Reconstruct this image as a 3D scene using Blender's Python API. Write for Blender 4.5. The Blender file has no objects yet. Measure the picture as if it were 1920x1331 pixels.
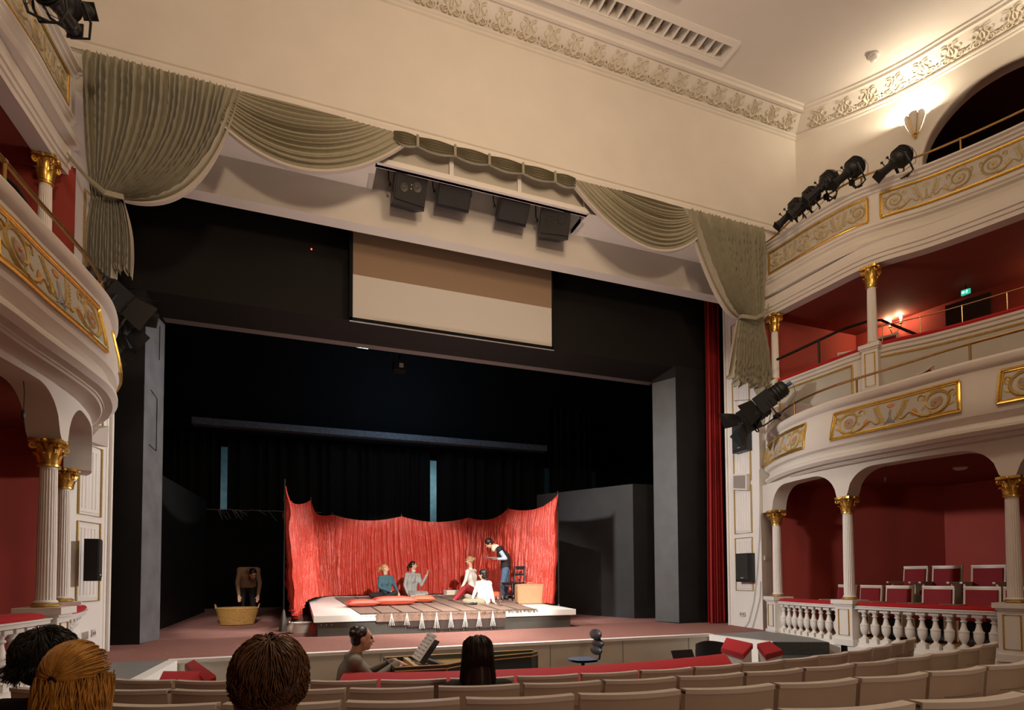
import bpy, bmesh, math, random
from mathutils import Vector, Matrix, noise
PI = math.pi
SC = bpy.context.scene
COL = SC.collection
rnd = random.Random(7)

# ---------------------------------------------------------------- camera
F_PX, YAW, PITCH, ROLL, CY, EYE = 1082.4, 0.3579, 0.03677, -0.00488, 1040.96, 1.12
def cam_axes():
    c, s = math.cos(YAW), math.sin(YAW)
    fwd = Vector((s, c, 0)); right = Vector((c, -s, 0)); up = Vector((0, 0, 1))
    f2 = fwd*math.cos(PITCH) + up*math.sin(PITCH); u2 = up*math.cos(PITCH) - fwd*math.sin(PITCH)
    r3 = right*math.cos(ROLL) + u2*math.sin(ROLL); u3 = u2*math.cos(ROLL) - right*math.sin(ROLL)
    return r3, u3, f2
AR, AU, AF = cam_axes()
EYEP = Vector((0, 0, EYE))
cd = bpy.data.cameras.new('camera'); cam = bpy.data.objects.new('camera', cd); COL.objects.link(cam)
cam.matrix_world = Matrix(((AR.x, AU.x, -AF.x, 0), (AR.y, AU.y, -AF.y, 0), (AR.z, AU.z, -AF.z, EYE), (0, 0, 0, 1)))
cd.sensor_width = 36; cd.sensor_fit = 'HORIZONTAL'; cd.lens = 36*F_PX/1920
cd.shift_y = (CY - 665.5)/1920; cd.clip_start = .05; cd.clip_end = 200
SC.camera = cam

# ---------------------------------------------------------------- world, exposure
w = bpy.data.worlds.new('world'); SC.world = w; w.use_nodes = True
w.node_tree.nodes['Background'].inputs[0].default_value = (1, .72, .5, 1)
w.node_tree.nodes['Background'].inputs[1].default_value = 0.0
vs = SC.view_settings
vs.view_transform = 'Standard'; vs.look = 'None'; vs.gamma = 1; vs.use_curve_mapping = False; vs.exposure = 0.0
SC.cycles.use_denoising = True
SC.cycles.max_bounces = 8; SC.cycles.diffuse_bounces = 5
SC.cycles.sample_clamp_indirect = 6
SC.cycles.caustics_reflective = False; SC.cycles.caustics_refractive = False

# ---------------------------------------------------------------- lights
WARM = (1, .74, .50)
def lamp(name, kind, loc, power, color, size=.3, aim=None, spot=None, blend=.3):
    l = bpy.data.lights.new(name, kind); l.energy = power; l.color = color
    o = bpy.data.objects.new(name, l); COL.objects.link(o); o.location = loc
    if kind == 'AREA': l.shape = 'DISK'; l.size = size
    else: l.shadow_soft_size = size
    if spot: l.spot_size = math.radians(spot); l.spot_blend = blend
    if aim is not None: o.rotation_euler = (Vector(aim) - Vector(loc)).to_track_quat('-Z', 'Y').to_euler()
    return o
# house lights: front-of-house flood at the rear, chandelier in the ceiling, an added ambient fill under the rear gallery
lamp('house_light_rear', 'SPOT', (1.2, -5.2, 7.6), 1550, WARM, .8, aim=(3.1, 9.3, 8.6), spot=66, blend=.5)
lamp('house_light_chandelier', 'POINT', (3.15, 4.2, 8.9), 370, WARM, .6)
lamp('fill_light_under_gallery', 'POINT', (3.1, -3.4, 2.3), 170, WARM, .4)
# stage lanterns at front of house and on the gallery rails, crossing on the platform, plus added fills
lamp('stage_beam_front', 'SPOT', (3.0, -4.6, 7.2), 14500, (1, .93, .82), .12, aim=(2.95, 14.4, .75), spot=18, blend=.3)
lamp('stage_beam_right', 'SPOT', (8.75, 6.9, 8.3), 2800, (1, .93, .82), .1, aim=(1.4, 13.2, .2), spot=26, blend=.4)
lamp('stage_beam_left', 'SPOT', (-2.35, 6.6, 8.5), 2400, (1, .93, .82), .1, aim=(4.8, 13.6, .4), spot=26, blend=.4)
lamp('gallery_flood_right', 'SPOT', (8.0, 8.95, 3.95), 2100, (1, .95, .89), .25, aim=(-1.6, 10.6, .6), spot=62, blend=.7)
lamp('gallery_flood_left', 'SPOT', (-1.55, 8.85, 4.2), 2100, (1, .95, .89), .25, aim=(8.0, 10.6, .8), spot=62, blend=.7)
lamp('stage_bounce_fill', 'SPOT', (3.1, 9.3, .15), 700, (1, .82, .74), .5, aim=(3.1, 9.5, 7.5), spot=128, blend=1)  # unseen up-light added in place of stage bounce on the soffits
lamp('stage_wash_fill', 'SPOT', (3.0, 9.15, 6.8), 1500, (1, .93, .86), .4, aim=(3.0, 9.3, 0), spot=96, blend=1)  # soft wash added under the arch to lift carpet and reveals, no lantern there
lamp('basket_fill_beam', 'SPOT', (-.6, -4.6, 7.2), 8500, (1, .90, .78), .1, aim=(-1.3, 13.4, .1), spot=6.5, blend=.6)  # narrow beam added to brighten the wicker basket
lamp('backstage_light', 'POINT', (3.0, 16.2, 6.9), 70, (.45, .72, 1), .3)
lamp('backstage_light_rear', 'POINT', (-.8, 20.4, 3.5), 50, (.5, .8, .95), .3)
lamp('backstage_light_rear', 'POINT', (4.6, 20.6, 4.5), 50, (.5, .8, .95), .3)

# ---------------------------------------------------------------- pixel -> world on true planes
def ray(px, py): return AR*((px - 960)/F_PX) - AU*((py - CY)/F_PX) + AF
def pz(px, py, z=0.): d = ray(px, py); return EYEP + d*((z - EYE)/d.z)
def pY(px, py, y): d = ray(px, py); return EYEP + d*(y/d.y)
def pX(px, py, x): d = ray(px, py); return EYEP + d*(x/d.x)
RAKE = .03
def floor_z(y): return RAKE*max(0, y - 9.1)
def ps(px, py, h=0.):
    d = ray(px, py)
    t = (h - RAKE*9.1 - EYE)/(d.z - RAKE*d.y)
    return EYEP + d*t

# ---------------------------------------------------------------- materials
def mat(name, col, rough=.55, metal=0., bump=0., bscale=40., var=0., vscale=6., emit=None, estr=0., spec=.5, coat=0., sheen=0., stretch=None, trans=0., alpha=1.):
    m = bpy.data.materials.new(name); m.use_nodes = True
    nt = m.node_tree; b = nt.nodes['Principled BSDF']
    b.inputs['Base Color'].default_value = (*col, 1); b.inputs['Roughness'].default_value = rough
    b.inputs['Metallic'].default_value = metal; b.inputs['Specular IOR Level'].default_value = spec
    b.inputs['Coat Weight'].default_value = coat; b.inputs['Sheen Weight'].default_value = sheen
    b.inputs['Transmission Weight'].default_value = trans; b.inputs['Alpha'].default_value = alpha
    if emit: b.inputs['Emission Color'].default_value = (*emit, 1); b.inputs['Emission Strength'].default_value = estr
    if bump or var:
        tc = nt.nodes.new('ShaderNodeTexCoord'); src = tc.outputs['Object']
        if stretch:
            mp = nt.nodes.new('ShaderNodeMapping'); mp.inputs['Scale'].default_value = stretch
            nt.links.new(src, mp.inputs['Vector']); src = mp.outputs['Vector']
    if var:
        n = nt.nodes.new('ShaderNodeTexNoise'); n.inputs['Scale'].default_value = vscale; n.inputs['Detail'].default_value = 5
        r = nt.nodes.new('ShaderNodeMapRange'); r.inputs['From Min'].default_value = .3; r.inputs['From Max'].default_value = .7
        r.inputs['To Min'].default_value = 1 - var; r.inputs['To Max'].default_value = 1 + var
        x = nt.nodes.new('ShaderNodeMix'); x.data_type = 'RGBA'; x.blend_type = 'MULTIPLY'; x.inputs['Factor'].default_value = 1
        x.inputs[6].default_value = (*col, 1)
        nt.links.new(src, n.inputs['Vector']); nt.links.new(n.outputs['Fac'], r.inputs['Value'])
        nt.links.new(r.outputs['Result'], x.inputs[7]); nt.links.new(x.outputs[2], b.inputs['Base Color'])
    if bump:
        n2 = nt.nodes.new('ShaderNodeTexNoise'); n2.inputs['Scale'].default_value = bscale; n2.inputs['Detail'].default_value = 3
        bp = nt.nodes.new('ShaderNodeBump'); bp.inputs['Strength'].default_value = bump; bp.inputs['Distance'].default_value = .02
        nt.links.new(src, n2.inputs['Vector']); nt.links.new(n2.outputs['Fac'], bp.inputs['Height']); nt.links.new(bp.outputs['Normal'], b.inputs['Normal'])
    return m
M = dict(
    wall=mat('cream_plaster', (.74, .70, .64), .75, bump=.04, bscale=60, var=.03, vscale=1.5, spec=.2),
    ceil=mat('ceiling_plaster', (.70, .66, .62), .8, var=.03, vscale=1., spec=.2),
    white=mat('white_lacquer', (.80, .77, .73), .45, spec=.4),
    greyp=mat('grey_panel_paint', (.52, .49, .42), .55, var=.03, vscale=4),
    gold=mat('gilding', (.80, .52, .12), .30, metal=.85, var=.15, vscale=25),
    gilt2=mat('matt_gold_paint', (.52, .36, .11), .5, metal=.2, var=.15, vscale=30),
    orange=mat('orange_paint', (.62, .25, .06), .55, var=.15, vscale=30),
    bluegrey=mat('blue_grey_paint', (.30, .31, .33), .6),
    brass=mat('aged_brass', (.42, .25, .09), .35, metal=.9, var=.15, vscale=12),
    brassp=mat('polished_brass', (.78, .60, .28), .22, metal=.95),
    redwall=mat('red_wall_cloth', (.36, .05, .035), .8, bump=.05, bscale=300, var=.05, vscale=2),
    redceil=mat('red_box_ceiling', (.26, .05, .035), .8, var=.05),
    velvet=mat('red_velvet', (.44, .004, .010), .75, bump=.08, bscale=250, sheen=.05),
    drape=mat('grey_green_velvet', (.33, .305, .215), .75, bump=.06, bscale=200, var=.07, vscale=14, sheen=.35),
    lining=mat('drape_lining', (.55, .50, .44), .8),
    hcurt=mat('red_house_curtain', (.30, .006, .006), .7),
    silk=mat('crinkled_red_silk', (.60, .055, .032), .32, bump=1., bscale=24, var=.2, vscale=9, stretch=(2., 2., .6), spec=.7),
    black=mat('black_scenery_paint', (.009, .009, .009), .6, bump=.05, bscale=40, var=.25, vscale=3, spec=.35),
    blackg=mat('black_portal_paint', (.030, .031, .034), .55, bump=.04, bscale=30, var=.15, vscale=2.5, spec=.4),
    molton=mat('black_molton', (.010, .011, .012), .95, spec=.1),
    dark=mat('backstage_dark', (.008, .008, .009), .95, spec=.05),
    carpet=mat('stage_carpet', (.37, .18, .15), .95, bump=.9, bscale=150, var=.28, vscale=75, spec=.1),
    stagef=mat('smooth_stage_floor', (.36, .18, .16), .75, var=.06, vscale=3, spec=.2),
    pitwall=mat('grey_pit_panel', (.66, .64, .57), .5, var=.04, vscale=3),
    greyfl=mat('dark_grey_boards', (.20, .20, .19), .5, var=.18, vscale=5, stretch=(.6, 8, 8)),
    stone=mat('dark_step_carpet', (.045, .045, .04), .8, var=.3, vscale=40),
    floor=mat('stalls_floor', (.10, .06, .035), .6, var=.2, vscale=4),
    parq=mat('parquet', (.42, .23, .07), .5, var=.15, vscale=8, stretch=(1, 9, 1)),
    white2=mat('bright_white_paint', (.84, .82, .79), .5, spec=.3),
    seatvelvet=mat('dark_red_seat_velvet', (.22, .006, .012), .8, bump=.08, bscale=250),
    seatback=mat('cream_seat_lacquer', (.62, .54, .44), .38, var=.02, vscale=10, spec=.5),
    screen=mat('projection_cloth', (.66, .63, .58), .85),
    blackmetal=mat('black_metal', (.02, .02, .02), .45, metal=.4),
    blackpl=mat('black_plastic', (.018, .018, .02), .4),
    grille=mat('speaker_grille', (.030, .029, .027), .7, bump=.5, bscale=500),
    cone=mat('speaker_cone', (.06, .055, .045), .5),
    steel=mat('steel', (.5, .5, .5), .3, metal=.9),
    lens=mat('lantern_lens', (.05, .03, .03), .1, spec=.8),
    whiteslab=mat('white_platform_paint', (.86, .84, .80), .45, var=.02, vscale=5),
    platgrey=mat('grey_platform_side', (.062, .060, .052), .5, var=.08, vscale=4),
    rug=mat('brown_woven_rug', (.25, .16, .125), .9, bump=.3, bscale=120, var=.25, vscale=20, stretch=(2, 14, 1)),
    fringe=mat('rug_fringe', (.10, .075, .05), .9),
    cushion=mat('coral_silk', (.78, .12, .08), .45, bump=.3, bscale=40, spec=.6),
    cushion2=mat('orange_silk', (.78, .17, .09), .45, bump=.3, bscale=40),
    wicker=mat('wicker', (.44, .26, .08), .6, var=.2, vscale=40),
    case=mat('tan_leather', (.40, .235, .125), .5, var=.05, vscale=8),
    skin=mat('skin', (.66, .40, .28), .5, spec=.4),
    tealk=mat('teal_knit', (.055, .13, .17), .85, bump=.3, bscale=200),
    greyk=mat('grey_knit', (.42, .43, .43), .85, bump=.3, bscale=200),
    whitec=mat('white_cotton', (.82, .80, .74), .8),
    bluesh=mat('pale_blue_shirt', (.42, .52, .68), .75),
    denim=mat('blue_denim', (.07, .13, .22), .85, var=.25, vscale=20),
    darkcl=mat('black_clothing', (.014, .013, .015), .8),
    plum=mat('dark_plum_clothing', (.022, .015, .022), .8),
    khaki=mat('khaki_cloth', (.30, .26, .19), .85),
    plaid=mat('grey_plaid', (.38, .37, .36), .85, var=.5, vscale=30),
    brownk=mat('taupe_jumper', (.23, .21, .175), .85, bump=.3, bscale=150),
    browntop=mat('tan_top', (.30, .19, .12), .85),
    beige=mat('beige_scarf', (.72, .65, .52), .85, var=.2, vscale=40),
    hblond=mat('blonde_hair', (.50, .25, .045), .38, var=.35, vscale=30, spec=.5),
    hlblond=mat('light_blonde_hair', (.42, .26, .11), .5),
    hbrown=mat('brown_hair', (.115, .05, .02), .38, var=.4, vscale=30, spec=.5),
    hdark=mat('black_hair', (.012, .009, .008), .4, var=.3, vscale=30),
    hdbrown=mat('dark_brown_hair', (.022, .011, .008), .35, spec=.5),
    eye=mat('dark_eye', (.02, .015, .01), .2),
    lip=mat('lips', (.5, .15, .13), .5),
    shoe=mat('dark_shoe', (.02, .018, .016), .5),
    harps=mat('dark_green_case', (.018, .035, .032), .35, spec=.5),
    ochre=mat('ochre_line', (.42, .25, .07), .5),
    soundb=mat('spruce_soundboard', (.62, .45, .23), .5, var=.1, vscale=8, stretch=(1, 12, 1)),
    paper=mat('paper', (.78, .77, .74), .8),
    ivory=mat('ivory_keys', (.8, .77, .68), .3),
    plasw=mat('white_plastic', (.80, .79, .76), .4),
    seatblue=mat('dark_blue_upholstery', (.06, .08, .13), .8),
    glass=mat('clear_glass', (.95, .95, .95), .03, trans=1.),
    bulb=mat('lit_bulb', (1, .9, .75), .3, emit=(1, .82, .55), estr=30),
    tube=mat('lit_tube', (1, 1, 1), .3, emit=(.85, .95, 1), estr=14),
    led=mat('red_led', (1, .1, .05), .3, emit=(1, .08, .03), estr=6),
    exitg=mat('lit_green_sign', (.02, .35, .22), .4, emit=(.03, .55, .36), estr=.9),
    exitw=mat('lit_white_sign', (.8, .95, .9), .4, emit=(.55, .95, .85), estr=1.1),
    socket=mat('socket_plastic', (.70, .68, .65), .4),
    cable=mat('grey_cable', (.30, .28, .27), .6),
    bluepl=mat('blue_plug', (.05, .16, .4), .4),
    vent=mat('vent_dark_back', (.23, .165, .085), .8, var=.1, vscale=10),
    beamb=mat('blue_grey_batten', (.16, .20, .24), .6, var=.25, vscale=12),
    slit=mat('pale_backstage_wall', (.32, .42, .42), .7, var=.2, vscale=4),
)

# ---------------------------------------------------------------- mesh builder
class MB:
    def __init__(self): self.v = []; self.f = []; self.mi = []
    def add(self, vs, fs, mi=0):
        n = len(self.v); self.v += [tuple(p) for p in vs]
        for f in fs: self.f.append(tuple(i + n for i in f)); self.mi.append(mi)
    def box(self, c, s, rot=None, mi=0, taper=1.):
        hx, hy, hz = s[0]/2, s[1]/2, s[2]/2; P = []
        for z in (-1, 1):
            k = taper if z > 0 else 1
            for x, y in ((-1, -1), (1, -1), (1, 1), (-1, 1)): P.append(Vector((x*hx*k, y*hy*k, z*hz)))
        if rot is not None: P = [rot @ p for p in P]
        c = Vector(c); self.add([p + c for p in P], [(3, 2, 1, 0), (4, 5, 6, 7), (0, 1, 5, 4), (1, 2, 6, 5), (2, 3, 7, 6), (3, 0, 4, 7)], mi)
    def bb(self, a, b, mi=0):
        self.box([(a[i] + b[i])/2 for i in range(3)], [abs(b[i] - a[i]) for i in range(3)], None, mi)
    def hexa(self, lo, hi, mi=0):       # four low corners, four high corners
        self.add(list(lo) + list(hi), [(3, 2, 1, 0), (4, 5, 6, 7), (0, 1, 5, 4), (1, 2, 6, 5), (2, 3, 7, 6), (3, 0, 4, 7)], mi)
    def prism(self, poly, z0, z1, mi=0):
        n = len(poly); zz = (lambda a: a if isinstance(a, (list, tuple)) else [a]*n)
        a, b = zz(z0), zz(z1)
        self.add([(p[0], p[1], a[i]) for i, p in enumerate(poly)] + [(p[0], p[1], b[i]) for i, p in enumerate(poly)],
                 [tuple(range(n))[::-1], tuple(range(n, 2*n))] + [(i, (i + 1) % n, (i + 1) % n + n, i + n) for i in range(n)], mi)
    def extrude(self, poly, d, mi=0):   # closed 3D polygon extruded along vector d
        n = len(poly); d = Vector(d); P = [Vector(p) for p in poly]
        self.add(P + [p + d for p in P], [tuple(range(n))[::-1], tuple(range(n, 2*n))] + [(i, (i + 1) % n, (i + 1) % n + n, i + n) for i in range(n)], mi)
    def grid(self, rows, mi=0, cu=False, cv=False):
        n, m = len(rows), len(rows[0]); P = [p for r in rows for p in r]; F = []
        for i in range(n if cv else n - 1):
            for j in range(m if cu else m - 1):
                a = i*m + j; b = i*m + (j + 1) % m; k = ((i + 1) % n)*m
                F.append((a, b, k + (j + 1) % m, k + j))
        self.add(P, F, mi)
    def tube(self, path, r, seg=6, mi=0, closed=False, caps=True, flat=None):
        P = [Vector(p) for p in path]; n = len(P)
        if n < 2: return
        R = r if isinstance(r, (list, tuple)) else [r]*n
        rows = []; prev = None
        for i in range(n):
            t = (P[(i + 1) % n] - P[i - 1]) if closed else (P[min(i + 1, n - 1)] - P[max(i - 1, 0)])
            if t.length < 1e-9: t = Vector((0, 0, 1))
            t.normalize()
            if prev is None:
                a = Vector((0, 0, 1)) if abs(t.z) < .9 else Vector((1, 0, 0)); prev = (a - t*a.dot(t)).normalized()
            else:
                q = prev - t*prev.dot(t); prev = q.normalized() if q.length > 1e-6 else prev
            b = t.cross(prev)
            rows.append([P[i] + (prev*math.cos(2*PI*k/seg) + b*math.sin(2*PI*k/seg))*R[i] for k in range(seg)])
        base = len(self.v); self.grid(rows, mi, cu=True, cv=closed)
        if caps and not closed:
            self.f.append(tuple(base + k for k in range(seg))[::-1]); self.mi.append(mi)
            self.f.append(tuple(base + (n - 1)*seg + k for k in range(seg))); self.mi.append(mi)
    def lathe(self, prof, o=(0, 0, 0), seg=16, mi=0, sx=1., sy=1., rot=None, flute=None):
        o = Vector(o); rows = []
        for r, z in prof:
            row = []
            for k in range(seg):
                a = 2*PI*k/seg; rr = r if not flute else r*flute(a)
                p = Vector((rr*math.cos(a)*sx, rr*math.sin(a)*sy, z))
                row.append(o + (rot @ p if rot is not None else p))
            rows.append(row)
        base = len(self.v); self.grid(rows, mi, cu=True); n = len(prof)
        self.f.append(tuple(base + k for k in range(seg))[::-1]); self.mi.append(mi)
        self.f.append(tuple(base + (n - 1)*seg + k for k in range(seg))); self.mi.append(mi)
    def ell(self, c, r, rot=None, seg=14, rings=9, mi=0):
        if not isinstance(r, (list, tuple)): r = (r, r, r)
        c = Vector(c); rows = []
        for i in range(rings + 1):
            th = PI*i/rings; row = []
            for k in range(seg):
                a = 2*PI*k/seg; p = Vector((r[0]*max(math.sin(th), 1e-3)*math.cos(a), r[1]*max(math.sin(th), 1e-3)*math.sin(a), -r[2]*math.cos(th)))
                row.append(c + (rot @ p if rot is not None else p))
            rows.append(row)
        self.grid(rows, mi, cu=True)
    def capsule(self, p, q, r1, r2, seg=12):
        p, q = Vector(p), Vector(q); t = (q - p); L = t.length
        if L < 1e-6: self.ell(p, r1); return
        t.normalize(); path, rad = [], []
        for a in (-.98, -.8, -.5, 0): path.append(p + t*(r1*a)); rad.append(r1*math.sqrt(max(0, 1 - a*a)))
        for a in (0, .5, .8, .98): path.append(q + t*(r2*a)); rad.append(r2*math.sqrt(max(0, 1 - a*a)))
        self.tube(path, rad, seg)
    def build(self, name, mats, parent=None, smooth=True, world=True, angle=38, recalc=True):
        me = bpy.data.meshes.new(name); me.from_pydata(self.v, [], self.f)
        mats = mats if isinstance(mats, (list, tuple)) else [mats]
        for m in mats: me.materials.append(m)
        if len(mats) > 1: me.polygons.foreach_set('material_index', self.mi)
        if recalc:
            b = bmesh.new(); b.from_mesh(me); bmesh.ops.recalc_face_normals(b, faces=b.faces); b.to_mesh(me); b.free()
        if smooth:
            me.polygons.foreach_set('use_smooth', [True]*len(me.polygons)); me.set_sharp_from_angle(angle=math.radians(angle))
        me.update()
        return link(name, me, parent, world)
def mw(o):
    m = Matrix.LocRotScale(o.location, o.rotation_euler, o.scale)
    return mw(o.parent) @ o.matrix_parent_inverse @ m if o.parent else m
def link(name, me, parent=None, world=True):
    o = bpy.data.objects.new(name, me); COL.objects.link(o)
    if parent is not None:
        o.parent = parent
        if world: o.matrix_parent_inverse = mw(parent).inverted()
    return o
def tag(o, label, cat, group=None, kind=None):
    o['label'] = label; o['category'] = cat
    if group: o['group'] = group
    if kind: o['kind'] = kind
    return o
def thing(name, label, cat, loc=(0, 0, 0), rotz=0., group=None):
    o = bpy.data.objects.new(name, None); COL.objects.link(o); o.empty_display_size = .1
    o.location = loc; o.rotation_euler = (0, 0, rotz); o['kind'] = 'thing'
    return tag(o, label, cat, group)
def struct(mb, name, m, smooth=True, parent=None, **k):
    o = mb.build(name, m, parent, smooth, **k)
    if parent is None: o['kind'] = 'structure'
    return o
def dup(root, loc, rotz, label, group=None):
    r = root.copy(); COL.objects.link(r); r.location = loc; r.rotation_euler = (0, 0, rotz); r['label'] = label
    if group: r['group'] = group
    for ch in list(root.children):
        c = ch.copy(); COL.objects.link(c); c.parent = r
        for g in list(ch.children):
            d = g.copy(); COL.objects.link(d); d.parent = c
    return r
ORD = ['first', 'second', 'third', 'fourth', 'fifth', 'sixth', 'seventh', 'eighth', 'ninth', 'tenth', 'eleventh', 'twelfth', 'thirteenth', 'fourteenth', 'fifteenth', 'sixteenth', 'seventeenth', 'eighteenth', 'nineteenth', 'twentieth', 'twenty-first', 'twenty-second']
def lerp(a, b, t): return a + (b - a)*t
def sst(t): t = max(0., min(1., t)); return t*t*(3 - 2*t)

class Plan:     # a smooth plan curve walked by arc length; side=+1 right of the hall, -1 left
    def __init__(self, pts, side=1, step=.06):
        P = [Vector((x, y)) for x, y in pts]; P = [P[0]*2 - P[1]] + P + [P[-1]*2 - P[-2]]; out = []
        for i in range(1, len(P) - 2):
            a, b, c, d = P[i - 1:i + 3]
            for k in range(24):
                t = k/24; out.append(.5*((2*b) + (c - a)*t + (2*a - 5*b + 4*c - d)*t*t + (3*b - a - 3*c + d)*t**3))
        out.append(P[-2]); self.p = out; self.side = side; self.s = [0.]
        for i in range(1, len(out)): self.s.append(self.s[-1] + (out[i] - out[i - 1]).length)
        self.L = self.s[-1]; self.step = step
    def at(self, s):
        import bisect
        s = max(0., min(self.L - 1e-6, s)); i = min(len(self.s) - 2, max(0, bisect.bisect_right(self.s, s) - 1))
        t = (s - self.s[i])/(self.s[i + 1] - self.s[i]); return self.p[i].lerp(self.p[i + 1], t)
    def nrm(self, s):
        t = (self.at(s + .12) - self.at(s - .12)).normalized(); return Vector((t.y, -t.x))*self.side
    def on(self, s, o, z):
        q = self.at(s) + self.nrm(s)*o; return Vector((q.x, q.y, z))
    def sweep(self, mb, prof, s0=0., s1=None, closed=False, mi=0):
        s1 = self.L if s1 is None else s1; n = max(2, int((s1 - s0)/self.step))
        mb.grid([[self.on(s0 + (s1 - s0)*i/n, o, z) for o, z in prof] for i in range(n + 1)], mi, cu=closed)
    def s_at(self, x, y): # arc length of the nearest point
        q = Vector((x, y)); return min(range(len(self.p)), key=lambda i: (self.p[i] - q).length) and self.s[min(range(len(self.p)), key=lambda i: (self.p[i] - q).length)]
    def s_px(self, px):   # arc length where the vertical through column px meets the curve (right side)
        best = None
        for i in range(0, int(self.L/.01)):
            q = self.at(i*.01); d = Vector((q.x, q.y, 0)); X = d.dot(AR)/max(.01, d.dot(AF))*F_PX + 960
            if best is None or abs(X - px) < best[0]: best = (abs(X - px), i*.01)
        return best[1]
# ================================================================ SETTING
YF = 9.3                        # auditorium side of the proscenium wall
XL, XR = -2.90, 8.95            # opening at the front
XLb, XRb, YB = -2.65, 8.95, 10.27
ZS, ZLIP, YH = 7.85, 7.20, 10.0 # soffit, lip of the lintel, lintel face
ZC = 10.95
FR_Z0, FR_Z1, FR_D = 10.69, 10.92, .40
def MX(x, c=6.3): return c - x
W3 = [(10.12, 9.3), (10.80, 8.35), (11.22, 7.58), (11.51, 6.75), (11.75, 6.0), (12.1, 4.5), (12.2, 3.0), (11.9, 0.5), (10.8, -2.5), (8.4, -5.2), (5.2, -6.6), (3.15, -6.9)]
wallR = Plan(W3, 1); wallL = Plan([(MX(x), y) for x, y in W3], -1)
TOPW = 11.3
# --- floors
mb = MB(); y0, y1 = 9.1, 11.35
mb.hexa([(-2.9, y0, -.3), (9.3, y0, -.3), (9.3, y1, -.3), (-2.9, y1, -.3)], [(-2.9, y0, 0), (9.3, y0, 0), (9.3, y1, floor_z(y1)), (-2.9, y1, floor_z(y1))])
struct(mb, 'floor_stage_apron', M['carpet'], False)
mb = MB(); mb.hexa([(-8, y1, -.3), (14, y1, -.3), (14, 24, -.3), (-8, 24, -.3)], [(-8, y1, floor_z(y1)), (14, y1, floor_z(y1)), (14, 24, floor_z(24)), (-8, 24, floor_z(24))])
struct(mb, 'floor_stage', M['stagef'], False)
mb = MB(); mb.bb((-6, 5.0, -.80), (12.5, 9.08, -.72)); struct(mb, 'floor_pit', M['floor'], False)
def stalls_z(y): return -.52 + .126*(4.0 - max(0., min(5.2, y)))
mb = MB(); mb.grid([[(x, y, stalls_z(y)) for x in (-7, 14)] for y in (-7, 0, 1, 2, 3, 4, 4.6, 5.2)]); struct(mb, 'floor_stalls', M['floor'], False)
# --- stage front facing the pit, white lip on top
mb = MB(); mb.bb((-1.62, 9.02, -.72), (7.45, 9.12, -.035)); pitw = struct(mb, 'wall_pit', M['pitwall'], False)
mb = MB()
for k in range(6): x = -.2 + k*1.42; mb.bb((x - .006, 9.012, -.7), (x + .006, 9.019, -.05))
mb.build('panel_joint', M['bluegrey'], pitw, False)
mb = MB(); mb.bb((-1.62, 8.98, -.035), (7.45, 9.13, .012)); struct(mb, 'trim_stage_edge', M['white'], False)
# --- grey side landings between stage and boxes, with the stairs down into the stalls
mb = MB(); mb.prism([(-1.64, 7.45), (-1.58, 9.1), (-3.4, 9.1), (-3.4, 7.3)], -.10, .0); landL = struct(mb, 'floor_landing_left', M['greyfl'], False)
mb = MB(); mb.prism([(-1.72, 7.40), (-1.58, 7.40), (-1.50, 9.02), (-1.64, 9.02)], -.72, .004); mb.prism([(-3.4, 7.25), (-1.58, 7.40), (-1.6, 7.45), (-3.4, 7.3)], -.02, .006); mb.build('white_edge', M['white'], landL, False)
mb = MB(); mb.prism([(-3.4, 7.28), (-1.66, 7.42), (-1.70, 7.5), (-3.4, 7.45)], -.72, -.1); mb.build('dark_front', M['stone'], landL, False)
mb = MB(); mb.prism([(7.40, 9.1), (7.55, 7.62), (8.35, 7.25), (9.4, 9.3)], -.07, .0); landR = struct(mb, 'floor_landing_right', M['greyfl'], False)
mb = MB(); mb.prism([(7.40, 9.1), (7.33, 9.06), (7.48, 7.58), (7.56, 7.62)], -.72, .006); mb.build('white_edge', M['white'], landR, False)
mb = MB(); mb.prism([(7.50, 7.60), (8.35, 7.22), (8.36, 7.27), (7.55, 7.65)], -.25, -.005); mb.prism([(7.35, 7.2), (8.15, 6.85), (8.35, 7.24), (7.52, 7.62)], -.30, -.22); mb.prism([(7.2, 6.85), (8.0, 6.5), (8.15, 6.85), (7.35, 7.2)], -.52, -.44); mb.build('carpeted_step', M['stone'], landR, False)
# --- proscenium wall with its opening
mb = MB()
mb.bb((MX(10.12) - .3, YF, -.8), (XL, YF + .35, TOPW)); mb.bb((XR, YF, -.8), (10.42, YF + .35, TOPW)); mb.bb((XL, YF, 8.37), (XR, YF + .35, TOPW))
wfront = struct(mb, 'wall_front', M['wall'], False)
mb = MB()   # fascia band, shadow gap and lip that run above the drapes
prof = [(0, 8.83), (.035, 8.83), (.035, 8.545), (.012, 8.53), (.012, 8.50), (.05, 8.45), (.07, 8.45), (.07, 8.375), (.0, 8.37)]
mb.grid([[(x, YF - o, z) for o, z in prof] for x in (MX(10.12) - .05, 10.2)]); struct(mb, 'trim_curtain_cornice', M['wall'], True)
mb = MB()
mb.bb((XL, YF + .012, ZS), (1.18, YH + .3, ZS + .1)); mb.bb((5.02, YF + .012, ZS), (XR, YH + .3, ZS + .1)); mb.bb((1.18, YF + .3, 8.6), (5.02, YH + .3, 8.7))
mb.bb((1.08, YF + .3, ZS), (1.18, YH, 8.6)); mb.bb((5.02, YF + .3, ZS), (5.12, YH, 8.6))
mb.bb((XL, YF + .012, ZS + .1), (1.18, YF + .34, 8.4)); mb.bb((5.02, YF + .012, ZS + .1), (XR, YF + .34, 8.4))
struct(mb, 'ceiling_proscenium', M['wall'], False)
mb = MB(); mb.bb((XL, YH, ZLIP), (XR + .1, YB, 8.7)); struct(mb, 'wall_lintel', M['wall'], False)
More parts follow.
